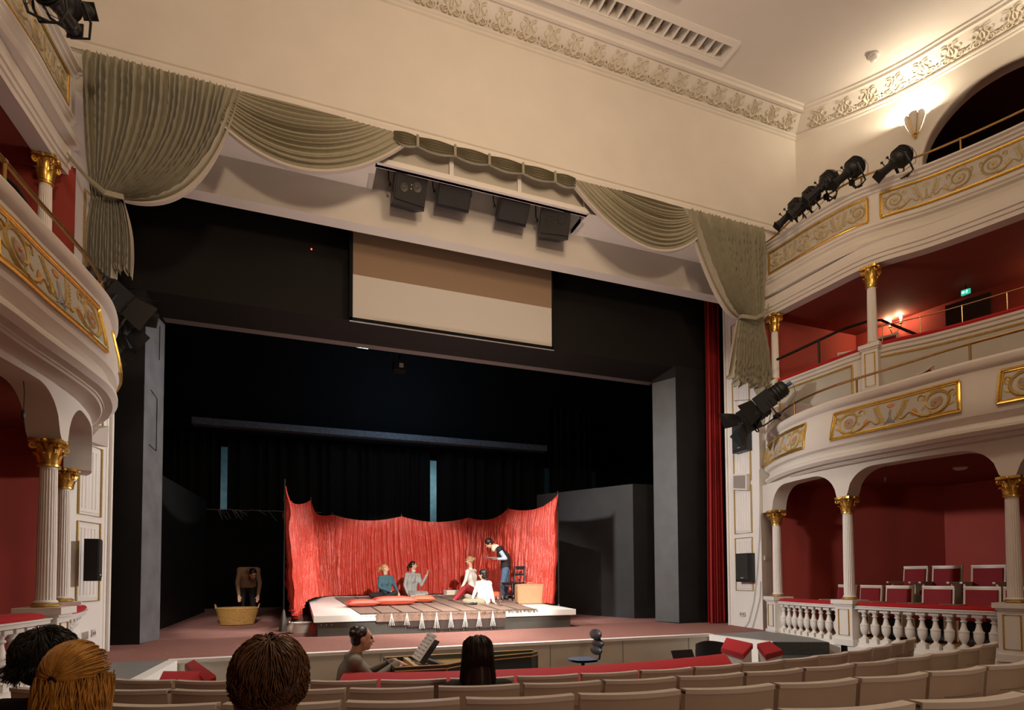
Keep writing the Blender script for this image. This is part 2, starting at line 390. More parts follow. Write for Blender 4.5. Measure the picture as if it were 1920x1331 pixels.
# --- board with three panels closing the loudspeaker recess
mb = MB(); mb.bb((1.18, YF + .06, ZS), (5.02, YF + .12, 8.38)); board = struct(mb, 'wall_panel_board', M['greyp'], False)
mb = MB(); mb.bb((1.16, YF - .0, ZS), (5.04, YF + .13, ZS + .085))
for x in (1.22, 2.42, 3.66, 4.98): mb.bb((x - .035, YF + .01, ZS + .08), (x + .035, YF + .12, 8.38))
mb.build('white_frame', M['white'], board, False)
# --- reveals of the opening (pilaster faces with fluted panels)
def reveal(side):
    r = side > 0; xf, xb = (XR, XRb) if r else (XL, XLb); d = .35*side
    def T(y, o, z): x = lerp(xf, xb, (y - YF)/(YB - YF)); return (x - o*side, y, z)
    mb = MB(); mb.prism([(xf, YF + .012), (xb, YB), (xb + d, YB), (xf + d, YF + .012)], -.1, 8.6)
    root = struct(mb, 'trim_1' if r else 'trim_2', M['white2'], False); root.name = 'wall_reveal_right' if r else 'wall_reveal_left'
    mb = MB(); mb.tube([T(YB - .02, .02, -.05), T(YB - .02, .02, 8.5)], .03, 6); mb.tube([T(YB - .10, .0, -.05), T(YB - .10, .0, 8.5)], .012, 6)
    mb.build('edge_moulding', M['white'], root)
    zs = [(.80, 1.92), (2.02, 3.02), (3.12, 4.10), (4.20, 5.35), (5.45, 6.6)]
    for i, (za, zb) in enumerate(zs):
        ya, yb = YF + .24, YF + .74
        mf = MB(); n = 64
        rows = [[T(lerp(ya + .03, yb - .03, k/n), .012 - .04*max(0, math.sin(2*PI*(6.0*k/n) - PI/2))**.5 if 0 < k < n else .012, z) for k in range(n + 1)] for z in (za + .09, zb - .09)]
        mf.grid(rows)
        for z in (za + .04, zb - .09): mf.grid([[T(lerp(ya + .03, yb - .03, k/2), .012, z + dz) for k in range(3)] for dz in (0, .05)])
        fl = mf.build('fluted_panel', M['white2'], root, True, angle=60)
        mg = MB(); q = [T(ya, .015, za), T(yb, .015, za), T(yb, .015, zb), T(ya, .015, zb)]
        mg.tube(q, .013, 6, closed=True); mg.build('gilt_moulding', M['gilt2'], fl)
reveal(1); reveal(-1)
# --- coved frieze under the ceiling with its relief
mb = MB(); d = FR_D
cove = [(.0, FR_Z0 - .12), (.03, FR_Z0 - .10), (.03, FR_Z0 - .07), (.06, FR_Z0 - .05), (.06, FR_Z0 - .02), (.03, FR_Z0), (d - .05, FR_Z1 - .03), (d - .03, FR_Z1 - .05), (d + .03, FR_Z1 - .05), (d + .05, FR_Z1 - .01), (d + .09, FR_Z1), (d + .10, ZC)]
def corner_x(o): return 10.12 - .514*o
mb.grid([[((corner_x(o) if e else MX(corner_x(o))), YF - o, z) for o, z in cove] for e in (0, 1)])
frz = struct(mb, 'trim_frieze_front', M['wall'], True, angle=25)
mb = MB()
n = 150
mb.grid([[wallR.on(lerp(.514*o, 11, i/n), o, z) for o, z in cove] for i in range(n + 1)])
frr = struct(mb, 'trim_frieze_right', M['wall'], True, angle=25)
mb = MB(); mb.grid([[wallL.on(lerp(.514*o, 11, i/60), o, z) for o, z in cove] for i in range(61)]); struct(mb, 'trim_frieze_left', M['wall'], True, angle=25)
def spiral(cx, cy, r0, r1, a0, turns, n=20):
    return [(cx + lerp(r0, r1, t)*math.cos(a0 + 2*PI*turns*t), cy + lerp(r0, r1, t)*math.sin(a0 + 2*PI*turns*t)) for t in [i/n for i in range(n + 1)]]
def bez(a, b, c, d, n=10):
    return [tuple((1 - t)**3*a[k] + 3*(1 - t)**2*t*b[k] + 3*(1 - t)*t*t*c[k] + t**3*d[k] for k in (0, 1)) for t in [i/n for i in range(n + 1)]]
def motif(sx):   # half of a palmette, u in [0,.5], v in [0,1]
    L = []
    L.append((spiral(.20*sx, .17, .15, .03, PI*(.5 if sx > 0 else .5), -1.4*sx, 14), .020, .008))
    L.append((bez((.02*sx, .08), (.16*sx, .30), (.30*sx, .42), (.13*sx, .60)), .022, .010))
    L.append((bez((.13*sx, .60), (.05*sx, .72), (.16*sx, .86), (.26*sx, .82)), .016, .008))
    L.append((bez((.02*sx, .30), (.10*sx, .45), (.04*sx, .62), (.0, .72)), .018, .006))
    L.append((bez((.30*sx, .30), (.42*sx, .34), (.44*sx, .16), (.34*sx, .12)), .016, .006))
    L.append((bez((.24*sx, .48), (.34*sx, .52), (.36*sx, .64), (.28*sx, .68)), .015, .006))
    L.append((bez((.08*sx, .86), (.12*sx, .95), (.22*sx, .98), (.27*sx, .92)), .014, .008))
    return L
def frieze_relief(mapf, n, w, parent):
    mb = MB()
    for i in range(n):
        for sx in (1, -1):
            for pth, r0, r1 in motif(sx):
                P = [mapf(i*w + w/2 + u*w, v) for u, v in pth]; k = len(P) - 1
                mb.tube(P, [lerp(r0, r1, j/k)*.85 for j in range(k + 1)], 4)
        mb.ell(mapf(i*w + w/2, .10), .03, seg=6, rings=4); mb.ell(mapf(i*w + w/2, .82), .022, seg=6, rings=4)
        for q in (0, .16, -.16): mb.ell(mapf(i*w + w*1.0, .14 + abs(q)), .018, seg=5, rings=3)
    o = mb.build('relief_ornament', M['gildedwhite'], parent); o['kind'] = 'stuff'; return o
M['gildedwhite'] = mat('antique_white_relief', (.66, .60, .48), .5)
def fmap(u, v): o = lerp(.05, d - .07, v); return Vector((9.97 - u + .0, YF - o - .004, lerp(FR_Z0 + .01, FR_Z1 - .04, v) - .012))
frieze_relief(fmap, 27, .46, frz)
def rmap(u, v): o = lerp(.05, d - .07, v); return wallR.on(.25 + u, o + .004, lerp(FR_Z0 + .01, FR_Z1 - .04, v) - .012)
frieze_relief(rmap, 14, .46, frr)
# --- ceiling with the vent slots
VX0, VX1, VY0, VY1 = -1.4, 7.50, 8.24, 8.56
mb = MB(); z0, z1 = ZC, ZC + .05
mb.bb((-6.5, -7.5, z0), (13, 7.0, z1)); mb.bb((-6.5, 7.0, z0), (0.3, VY0, z1)); mb.bb((6.02, 7.0, z0), (13, VY0, z1)); mb.bb((.3, 7.86, z0), (6.02, VY0, z1))
mb.bb((-6.5, VY1, z0), (13, 9.4, z1)); mb.bb((-6.5, VY0, z0), (VX0, VY1, z1)); mb.bb((VX1, VY0, z0), (13, VY1, z1))
struct(mb, 'ceiling', M['ceil'], False)
def vent(x0, x1, y0, y1, label):
    t = thing('ceiling_vent', label, 'vent', ((x0 + x1)/2, (y0 + y1)/2, ZC))
    mb = MB()
    for a, b, c, e in ((x0 - .1, x1 + .1, y0 - .1, y0), (x0 - .1, x1 + .1, y1, y1 + .1), (x0 - .1, x0, y0, y1), (x1, x1 + .1, y0, y1)):
        mb.bb((a, c, ZC - .035), (b, e, ZC + .02)); mb.bb((a + .03 if a < x0 and b < x0 + .01 else a, c, ZC - .05), (b, e, ZC - .03))
    for a, b, c, e in ((x0, x1, y0 - .01, y0 + .012), (x0, x1, y1 - .012, y1 + .01), (x0 - .01, x0 + .012, y0, y1), (x1 - .012, x1 + .01, y0, y1)): mb.bb((a, c, ZC - .02), (b, e, ZC + .22))
    mb.build('vent_frame', M['white'], t, False)
    mb = MB(); mb.bb((x0, y0, ZC + .2), (x1, y1, ZC + .23)); mb.build('dark_back', M['vent'], t, False)
    n = int((x1 - x0)/.19); m_ = MB()
    for i in range(1, n): x = x1 - i*.19; m_.bb((x - .022, y0, ZC - .012), (x + .022, y1, ZC + .17))
    m_.build('slat', M['white'], t, False)
vent(VX0, VX1, VY0, VY1, 'long white slatted ceiling vent beside the ornamental frieze')
vent(.4, 5.92, 7.1, 7.76, 'second white ceiling vent, only its corner showing at the top edge')
# --- upper side walls and arched niche on the right
NS0, NS1, NZ0, NZ1 = wallR.s_px(1751), 0, 9.0, 10.15
NS1 = NS0 + 2.45
def arch_z(s):
    c = (NS0 + NS1)/2; h = (NS1 - NS0)/2; t = min(1, abs(s - c)/h); return NZ0 + (NZ1 - NZ0)*math.sqrt(max(0, 1 - t*t))
mb = MB(); rows = []
S = sorted(set([i*.1 for i in range(int(wallR.L/.1) + 1)] + [NS0 + (NS1 - NS0)*(1 - math.cos(PI*k/40))/2 for k in range(41)]))
for a, b in zip(S, S[1:]):
    ina = NS0 <= (a + b)/2 <= NS1
    za, zb = (arch_z(a), arch_z(b)) if ina else (6.5, 6.5)
    mb.add([wallR.on(a, 0, za), wallR.on(b, 0, zb), wallR.on(b, 0, TOPW), wallR.on(a, 0, TOPW)], [(0, 1, 2, 3)])
A = [(NS0, 6.6)] + [(s, arch_z(s)) for s in S if NS0 < s < NS1] + [(NS1, 6.6)]
mb.grid([[wallR.on(s, o, z) for s, z in A] for o in (0, -.28)])
mb.tube([wallR.on(s, .008, z) for s, z in A], .03, 6)
struct(mb, 'wall_right', M['wall'], True, angle=30, recalc=False)
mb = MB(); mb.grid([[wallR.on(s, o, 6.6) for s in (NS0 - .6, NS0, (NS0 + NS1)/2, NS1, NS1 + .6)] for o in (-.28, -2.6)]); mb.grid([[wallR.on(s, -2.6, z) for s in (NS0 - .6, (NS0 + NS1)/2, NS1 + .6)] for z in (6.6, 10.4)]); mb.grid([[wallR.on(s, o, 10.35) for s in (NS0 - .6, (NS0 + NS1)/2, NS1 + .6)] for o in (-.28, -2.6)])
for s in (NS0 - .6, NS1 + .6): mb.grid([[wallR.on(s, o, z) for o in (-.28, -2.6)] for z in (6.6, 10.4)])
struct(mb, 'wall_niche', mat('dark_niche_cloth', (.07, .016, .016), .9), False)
mb = MB(); wallL.step = .2; wallL.sweep(mb, [(0, 6.4), (0, TOPW)]); struct(mb, 'wall_left', M['wall'], True)
mb = MB(); mb.bb((-6, -7.4, -1), (13, -7.0, TOPW)); struct(mb, 'wall_rear', M['redwall'], False)

# ================================================================ GALLERIES
FC = [(9.2, 9.3), (8.95, 8.90), (8.72, 8.45), (8.53, 7.9), (8.43, 7.25), (8.47, 6.6), (8.55, 5.95), (8.62, 5.3), (8.80, 4.6), (9.05, 3.6), (9.15, 2.4), (8.95, 1.0), (8.3, -.4), (7.2, -1.4), (5.4, -2.1), (3.15, -2.3)]
KC = [(9.15, 9.3), (9.0, 8.95), (8.78, 8.0), (8.72, 7.12), (8.83, 6.0), (9.07, 4.91), (9.42, 3.4), (9.5, 2.0)]
UC = [(9.15, 9.3), (9.2, 8.95), (9.25, 8.0), (9.34, 7.05), (9.75, 6.25), (10.12, 5.2), (10.5, 3.8), (10.6, 2.4)]
TC = [(9.05, 9.3), (9.09, 8.7), (9.13, 8.05), (9.26, 7.35), (9.52, 6.85), (9.87, 6.3), (10.3, 5.25), (10.7, 3.8), (10.8, 2.4), (10.4, .8)]
def mir(P, c): return [(MX(x, c), y) for x, y in P]
# front parapet of the first gallery: offset of the belly at height z
T1P = [(-.42, 2.93), (-.06, 2.95), (-.03, 2.99), (.05, 3.0), (.10, 3.05), (.10, 3.09), (.03, 3.13), (.0, 3.19), (.02, 3.23), (.09, 3.26), (.115, 3.36), (.10, 3.50), (.06, 3.68), (.035, 3.80), (.035, 3.88), (.07, 3.91), (.09, 3.95), (.09, 4.0), (.06, 4.04), (-.02, 4.05), (-.16, 4.05), (-.17, 3.3)]
T2P = [(-.16, 6.84), (-.06, 6.86), (.0, 6.88), (.02, 6.95), (-.03, 6.98), (-.10, 7.02), (-.135, 7.10), (-.12, 7.17), (-.07, 7.20), (-.07, 7.23), (-.04, 7.25), (-.04, 7.28), (-.09, 7.30), (-.10, 7.33), (-.10, 7.83), (-.07, 7.85), (-.07, 7.88), (-.03, 7.90), (-.03, 7.93), (.02, 7.95), (.02, 7.98), (-.04, 7.99), (-.22, 7.99), (-.23, 7.1)]
BMP = [(-.16, 6.48), (.06, 6.48), (.06, 6.55), (.085, 6.56), (.085, 6.62), (.11, 6.63), (.11, 6.68), (.08, 6.70), (.08, 6.84)]
def poff(P, z):
    return max(lerp(a[0], b[0], (z - a[1])/(b[1] - a[1])) for a, b in zip(P, P[1:]) if a[1] != b[1] and min(a[1], b[1]) <= z <= max(a[1], b[1]))
GAL = {}
for side, nm in ((1, 'right'), (-1, 'left')):
    dz = 0. if side > 0 else .12
    m = (lambda P, c=0: P) if side > 0 else mir
    fc, kc, uc, tc = Plan(m(FC, 6.45), side), Plan(m(KC, 6.35), side), Plan(m(UC, 6.15), side), Plan(m(TC, 6.22), side)
    GAL[nm] = (fc, kc, uc, tc, dz)
    up = lambda P: [(o, z + dz) for o, z in P]
    t = thing('gallery_parapet', 'curved white front of the first %s gallery with painted gilt-framed panels' % nm, 'balcony', (*fc.at(2.), 3 + dz))
    mb = MB(); fc.sweep(mb, up(T1P)); mb.build('parapet', M['wall'], t, True, angle=28)
    GAL[nm + '_t1'] = t
    t = thing('gallery_parapet', 'white moulded front of the upper %s gallery with gilt-framed relief panels' % nm, 'balcony', (*tc.at(2.), 7 + dz))
    mb = MB(); tc.sweep(mb, up(T2P)); uc.sweep(mb, up(BMP)); mb.build('parapet', M['wall'], t, True, angle=28)
    GAL[nm + '_t2'] = t
    # floors and ceilings of the boxes
    def slab(name, plan, s1, out, z, m_, off=0.):
        mb = MB(); n = 40
        mb.grid([[plan.on(s1*i/n, off, z), plan.on(s1*i/n, off, z).lerp(Vector((out*1., plan.at(s1*i/n).y, z)), 1)] for i in range(n + 1)])
        struct(mb, name, m_, False)
    xo = 14.2 if side > 0 else -7.9
    slab('floor_box_' + nm, kc, kc.L, xo, .0, M['parq'], .1)
    slab('ceiling_box_' + nm, kc, kc.L, xo, 2.96 + dz, M['redceil'], -.1)
    slab('floor_gallery_' + nm, fc, min(fc.L, 8.5), xo, 3.32 + dz, M['redceil'], -.1)
    slab('ceiling_gallery_' + nm, uc, uc.L, xo, 6.5 + dz, M['redceil'], -.1)
    slab('floor_upper_gallery_' + nm, tc, min(tc.L, 8.), xo, 7.12 + dz, M['redceil'], -.15)
    # red box walls
    mb = MB(); X = (lambda x: x) if side > 0 else (lambda x: MX(x))
    wl = [(9.2, 9.28), (12.6, 8.05), (12.9, 5.5), (13.3, 3.), (13.4, -.5)]
    mb.grid([[(X(x), y, z) for x, y in wl] for z in (-.7, 3.0 + dz)])
    struct(mb, 'wall_box_' + nm, M['redwall'], False)
    mb = MB(); wl = [(9.16, 9.27), (11.75, 9.27), (12.1, 7.2), (12.7, 5), (13.2, 2.6), (13.4, -.5)]
    mb.grid([[(X(x), y, z) for x, y in wl] for z in (3.2 + dz, 6.6 + dz)])
    struct(mb, 'wall_gallery_' + nm, M['redwall'], False)
    # arched spandrel between the ground-floor columns
    ss = [kc.s_at(*p) for p in m([(9.0, 8.95), (8.72, 7.12), (9.07, 4.91), (9.5, 2.05)], 6.35)]
    bays = [(0., ss[0], 0)] + [(a, b, 1) for a, b in zip(ss, ss[1:])]
    mb = MB()
    for a, b, op in bays:
        n = 44 if op else 3; cols = []
        for i in range(n + 1):
            s = lerp(a, b, i/n); z = 2.40 + dz
            if op:
                e = min(s - a, b - s) - .10
                if e > 0: q = min(1, e/.46); z = 2.43 + dz + .44*math.sqrt(max(0, 1 - (1 - q)**2))
            cols.append((s, z))
        for o in (.13, -.16): mb.grid([[kc.on(s, o, 2.96 + dz) for s, z in cols], [kc.on(s, o, z) for s, z in cols]])
        mb.grid([[kc.on(s, .13, z) for s, z in cols], [kc.on(s, -.16, z) for s, z in cols]])
    mb.grid([[kc.on(s_, .13, 2.955 + dz), fc.on(min(fc.L, s_*1.02), -.03, 2.97 + dz)] for s_ in [kc.L*i/40 for i in range(41)]])
    sp = struct(mb, 'wall_arcade_' + nm, M['wall'], True, angle=30, recalc=False)
    GAL[nm + '_ss'] = ss
# ================================================================ COLUMNS, BALUSTRADES, PANELS
def make_capital():
    mb = MB(); mb.lathe([(.078, 0), (.098, .01), (.098, .03), (.08, .04), (.078, .10), (.085, .18), (.105, .25), (.125, .262)], seg=20)
    for k in range(4):
        a = k*PI/2 + PI/4
    P = []
    for k in range(24):
        a = 2*PI*k/24; r = .15/max(abs(math.cos(a - 0)), abs(math.sin(a - 0))); r = min(r, .19); r *= 1 - .10*math.cos(2*(a - 0))**2
        P.append((r*math.cos(a), r*math.sin(a)))
    mb.prism(P, .262, .30)
    for ring, n, z0, h, r0, w_ in ((0, 8, .035, .11, .085, .034), (1, 8, .08, .15, .082, .030)):
        for k in range(n):
            a = 2*PI*(k + .5*ring)/n; ca, sa = math.cos(a), math.sin(a); rows = []
            for t, rr, zz, ww in ((0, 0, 0, 1), (.35, .006, .4, 1.05), (.7, .018, .8, .9), (.92, .040, 1.0, .6), (1, .055, .90, .3)):
                R = r0 + rr; W = w_*ww
                rows.append([(R*ca - W*sa, R*sa + W*ca, z0 + h*zz), ((R + .012)*ca, (R + .012)*sa, z0 + h*zz + .004), (R*ca + W*sa, R*sa - W*ca, z0 + h*zz)])
            mb.grid(rows)
    for k in range(4):
        a = k*PI/2 + PI/4; ca, sa = math.cos(a), math.sin(a)
        pts = spiral(.150, .222, .034, .008, PI*.9, 1.5, 18)
        mb.tube([(u*ca, u*sa, v) for u, v in [(.09, .15), (.105, .21)] + pts], [.012]*3 + [.011]*(len(pts) - 1), 5)
        a2 = k*PI/2; mb.ell((.135*math.cos(a2), .135*math.sin(a2), .278), (.03, .03, .026), seg=8, rings=5)
    o = mb.build('capital', M['gold'], angle=50); me = o.data; bpy.data.objects.remove(o); return me
CAP = make_capital()
def column(x, y, zb, zc0, zc1, r, rot, label, base_h=.05, ped=None, group=None):
    t = thing('column', label, 'column', (x, y, zb), rot, group)
    n = 20; mb = MB(); h = zc0 - zb; fl = lambda a: 1 - .11*max(0, math.cos(a*n))**.7 if math.cos(a*n) > 0 else 1
    mb.lathe([(r, base_h), (r*.99, base_h + .03), (r*.97, h*.4), (r*.90, h*.8), (r*.86, h - .01)], seg=120, flute=fl)
    mb.lathe([(r*.87, h - .02), (r*.87, h + .002)], seg=20); mb.build('shaft', M['white'], t, True, world=False, angle=60)
    mb = MB(); mb.lathe([(r*1.12, base_h - .015), (r*1.22, base_h + .0), (r*1.12, base_h + .015), (r, base_h + .02)], seg=24); mb.build('base_moulding', M['white'], t, True, world=False)
    mb = MB(); mb.lathe([(r*1.25, 0), (r*1.45, .012), (r*1.45, .025), (r*1.2, .04)], seg=24); mb.build('gilt_base_ring', M['gold'], t, True, world=False)
    o = link('capital', CAP, t, False); k = r/.086; o.location = (0, 0, zc0 - zb); o.scale = (k, k, (zc1 - zc0)/.30)
    if ped:
        pw, ph = ped; mb = MB(); mb.box((0, 0, -.035), (pw*1.3, pw*1.3, .07)); mb.box((0, 0, -.085), (pw*1.12, pw*1.12, .03)); mb.box((0, 0, -.1 - (ph - .1)/2), (pw, pw, ph - .1)); mb.box((0, 0, -ph + .05), (pw*1.15, pw*1.15, .1))
        p = mb.build('pedestal', M['white'], t, False, world=False)
        mb = MB(); a, z0, z1 = pw*.30, -ph + .17, -.16
        mb.tube([(-a, -pw/2 - .003, z0), (a, -pw/2 - .003, z0), (a, -pw/2 - .003, z1), (-a, -pw/2 - .003, z1)], .011, 6, closed=True)
        mb.build('gilt_moulding', M['gold'], p, True, world=False)
    return t
def rot_of(n): return math.atan2(n.y, n.x) + PI/2      # local -Y looks along n
for x, y, zb, z0, z1, lab, r in ((8.98, 8.92, .70, 2.11, 2.41, 'fluted white column beside the right proscenium pilaster, small gold capital at ground level', .088),
                              (8.72, 7.12, .705, 2.15, 2.434, 'fluted white ground-level column between the two right box arches', .086),
                              (9.05, 4.91, .735, 2.155, 2.434, 'fluted white ground-level column at the right edge of the picture', .086)):
    column(x, y, zb, z0, z1, r, rot_of(GAL['right'][1].nrm(GAL['right'][1].s_at(x, y))), lab, ped=(.31, zb + .05))
kl = GAL['left'][1]
column(-2.37, 7.13, .835, 2.25, 2.528, .086, rot_of(kl.nrm(kl.s_at(-2.37, 7.13))), 'nearer and larger fluted white ground-level column on the left side', ped=(.31, .835))
column(-2.73, 8.70, .834, 2.235, 2.49, .086, rot_of(kl.nrm(kl.s_at(-2.73, 8.70))), 'fluted white ground-level column half hidden behind the larger left one', ped=(.31, .835))
column(9.2, 9.08, 5.10, 6.12, 6.48, .075, rot_of(Vector((-1, 0))), 'short white column with gold capital at the stage end of the right gallery', ped=(.2, .12))
column(9.34, 7.05, 5.09, 6.10, 6.47, .078, rot_of(GAL['right'][2].nrm(2.2)), 'white gallery column with gold capital beside the lit candle sconce', ped=(.26, .9))
column(-3.10, 9.0, 5.2, 6.24, 6.62, .08, rot_of(Vector((1, 0))), 'white column with gold capital in the left upper gallery opening', ped=(.2, .12))

def make_baluster():
    mb = MB(); mb.box((0, 0, .035), (.125, .125, .07)); mb.box((0, 0, .525), (.125, .125, .05))
    mb.lathe([(.055, .07), (.055, .085), (.03, .10), (.026, .125), (.042, .15), (.058, .19), (.064, .235), (.062, .275), (.066, .28), (.066, .30), (.05, .31), (.038, .345), (.028, .40), (.027, .42), (.042, .43), (.042, .445), (.028, .455), (.03, .47), (.048, .495), (.05, .505)], seg=18)
    o = mb.build('baluster', M['white']); me = o.data; bpy.data.objects.remove(o); return me
BAL = make_baluster()
def balustrade(kc, s0, s1, n, dz, label, cush, z0=0.):
    c = kc.at((s0 + s1)/2); t = thing('balustrade', label, 'balustrade', (c.x, c.y, z0))
    mb = MB(); kc.sweep(mb, [(.11, z0 + .62), (.11, z0 + .655), (.13, z0 + .66), (.13, z0 + .675), (-.12, z0 + .675), (-.12, z0 + .62)], s0, s1, closed=True); mb.build('top_rail', M['white'], t, False)
    mb = MB(); kc.sweep(mb, [(.16, -.60), (.16, z0 - .0), (.10, z0 + .02), (.10, z0 + .07), (-.10, z0 + .07), (-.10, -.6)], s0 - .1, s1 + .1); mb.build('plinth', M['white'], t, False)
    mb = MB(); kc.sweep(mb, [(.10, z0 + .675), (.115, z0 + .695), (.09, z0 + .72), (.0, z0 + .735), (-.16, z0 + .73), (-.2, z0 + .69), (-.2, z0 + .675)], s0 + cush[0], s1 - cush[1]); mb.build('velvet_cushion', M['velvet'], t)
    for i in range(n):
        s = lerp(s0, s1, (i + .5)/n); o = link('baluster', BAL, t, False); q = kc.on(s, 0, z0 + .07); o.location = q - Vector((c.x, c.y, z0)); a = kc.nrm(s); o.rotation_euler = (0, 0, math.atan2(a.y, a.x))
kr, sr = GAL['right'][1], GAL['right_ss']
balustrade(kr, sr[0] + .13, sr[1] - .16, 9, 0, 'white balustrade with red velvet top between the stage pilaster and the first box column', (0, .0), -.06)
balustrade(kr, sr[1] + .16, sr[2] - .16, 11, 0, 'white balustrade with red velvet top in front of the red box seats', (.05, .0), -.06)
sl = GAL['left_ss']
balustrade(kl, sl[0] + .1, sl[1] - .16, 8, 0, 'short white balustrade with red cushion between the two left columns', (0, .1), .06)
balustrade(kl, sl[1] + .16, sl[2] - .16, 11, 0, 'white balustrade at the left edge behind the dark-haired spectator', (.12, .0), .06)

# --- gilt frames with painted arabesques on the first gallery
def smap(plan, P, dz, s0, side):
    return lambda u, v, lift=0.: plan.on(s0 + u, poff(P, v) + .006 + lift, v + dz)
def frame(mf, u0, u1, v0, v1, r, parent, name='gilt_frame', slant=0., mats='gold'):
    mb = MB(); n = 16
    def edge(a, b): return [mf(lerp(a[0], b[0], i/n), lerp(a[1], b[1], i/n), .004) for i in range(n)]
    c = [(u0 - slant, v0), (u1 + slant, v0), (u1, v1), (u0, v1)]
    path = []
    for a, b in zip(c, c[1:] + c[:1]): path += edge(a, b)
    mb.tube(path, r, 7, closed=True)
    path = []; k = r*1.5
    c = [(u0 - slant + k, v0 + k), (u1 + slant - k, v0 + k), (u1 - k, v1 - k), (u0 + k, v1 - k)]
    for a, b in zip(c, c[1:] + c[:1]): path += edge(a, b)
    mb.tube(path, r*.55, 6, closed=True)
    return mb.build(name, M[mats], parent)
def field(mf, u0, u1, v0, v1, parent, name, m_, slant=0.):
    mb = MB(); n = 30; mb.grid([[mf(lerp(u0 - slant*(1 - j/8), u1 + slant*(1 - j/8), i/n), lerp(v0, v1, j/8), -.002) for i in range(n + 1)] for j in range(9)])
    return mb.build(name, m_, parent, True)
def leaf(mb, mf, x, y, a, L, W, mi, lift=.002):
    P = []
    for t, w_ in ((0, .15), (.3, .8), (.55, 1), (.8, .6), (1, .05)):
        P.append((x + L*t*math.cos(a), y + L*t*math.sin(a), W*w_/2))
    rows = [[mf(px - ww*math.sin(a), py + ww*math.cos(a), lift), mf(px, py, lift + .004), mf(px + ww*math.sin(a), py - ww*math.cos(a), lift)] for px, py, ww in P]
    mb.grid(rows, mi)
def stroke(mb, mf, pts, r0, r1, mi):
    n = len(pts) - 1; mb.tube([mf(u, v, 0) for u, v in pts], [lerp(r0, r1, i/n) for i in range(n + 1)], 4, mi)
def rosette(mb, mf, x, y, r, mi, mj):
    for k in range(8): leaf(mb, mf, x, y, k*PI/4, r, r*.5, mi)
    mb.ell(mf(x, y, .004), r*.28, seg=6, rings=4, mi=mj)
M['giltrelief'] = mat('antique_gilt_relief', (.50, .40, .22), .45, metal=.15)
def arabesque(mf, cu, cv, half, h, parent, relief=False):
    """scrolls to both sides of a central torch; half = half width, h = height of the field"""
    mb = MB(); k = h/.42; r = (.017 if relief else .019)*k
    S = lambda P, s: [(cu + s*x, cv + y) for x, y in P]
    for s in (1, -1):
        X = half*.70; R = min(.16*k, half*.2)
        stroke(mb, mf, S(spiral(X, .015*k, R*1.25, R*.45, -PI*.6, 1.45, 34), s), r*1.5, r*.5, 0)
        stroke(mb, mf, S(spiral(X, .0, R*1.0, R*.62, PI*.2, .7, 14), s), r*.8, r*.4, 0)
        stroke(mb, mf, S(bez((X - R*.4, -R*1.2), (half*.42, -.20*k), (half*.35, .02*k), (half*.26, -.10*k), 16), s), r*1.6, r*.6, 0)
        stroke(mb, mf, S(bez((half*.26, -.10*k), (half*.16, -.2*k), (half*.12, -.05*k), (half*.20, -.02*k), 12), s), r, r*.4, 0)
        stroke(mb, mf, S(bez((X + R*.9, R*.5), (half*.95, .2*k), (half*.99, .08*k), (half*.93, .03*k), 12), s), r*1.1, r*.5, 0)
        stroke(mb, mf, S(bez((X - R, R*.8), (half*.5, .19*k), (half*.40, .16*k), (half*.44, .08*k), 12), s), r*1.1, r*.5, 0)
        rosette(mb, mf, cu + s*X, cv, R*.5, 2 if not relief else 0, 1 if not relief else 0)
        if not relief:
            for kk in range(8): leaf(mb, mf, cu + s*X, cv, kk*PI/4 + .39, R*.52, R*.16, 1)
        for i in range(9):
            t = i/8; q = spiral(X, .015*k, R*1.3, R*.8, -PI*.6, 1.0, 24)[int(t*23)]
            a = math.atan2(q[1], q[0] - X) + .9
            leaf(mb, mf, cu + s*q[0], cv + q[1], a if s > 0 else PI - a, .085*k, .044*k, 0)
        fx = half*.34
        for i in range(5): a = -.3 + .35*i; leaf(mb, mf, cu + s*fx, cv - .10*k, a if s > 0 else PI - a, .10*k, .05*k, 1 if not relief else 0)
        for i in range(7):
            q = bez((half*.10, -.13*k), (half*.17, -.03*k), (half*.19, .05*k), (half*.22, .13*k), 6)[i]
            for d in (.5, -.9): a = 1.2 + d; leaf(mb, mf, cu + s*q[0], cv + q[1], a if s > 0 else PI - a, .075*k, .034*k, 0)
        stroke(mb, mf, S(bez((half*.06, -.15*k), (half*.17, -.05*k), (half*.19, .05*k), (half*.23, .15*k), 10), s), r*.5, r*.3, 0)
        stroke(mb, mf, S(bez((.0, -.06*k), (.03*k, -.14*k), (.06*k, -.15*k), (.08*k, -.17*k), 8), s), r, r*.4, 2 if not relief else 0)
        leaf(mb, mf, cu, cv - .08*k, -PI/2 + s*.5, .10*k, .03*k, 2 if not relief else 0)
    stroke(mb, mf, [(cu, cv - .15*k), (cu, cv + .05*k)], r*1.2, r*.9, 2 if not relief else 0); leaf(mb, mf, cu, cv - .06*k, PI/2, .13*k, .05*k, 2 if not relief else 0)
    for i in range(5): leaf(mb, mf, cu, cv + .09*k, PI/2 + (i - 2)*.45, .08*k, .03*k, 1 if not relief else 0)
    return mb.build('relief_scrollwork' if relief else 'painted_scrollwork', [M['gilt2' if not relief else 'giltrelief'], M['orange' if not relief else 'giltrelief'], M['bluegrey' if not relief else 'giltrelief']], parent, True, recalc=False)
def t1_panel(side, s0, s1, parent):
    fc, dz = GAL[side][0], GAL[side][4]; mf = smap(fc, T1P, dz, 0, side)
    f_ = field(mf, s0, s1, 3.36, 3.80, parent, 'painted_panel', M['greyp'], .03); frame(mf, s0, s1, 3.355, 3.805, .020, f_, slant=.03)
    arabesque(mf, (s0 + s1)/2, 3.575, (s1 - s0)/2, .40, f_)
fr = GAL['right'][0]
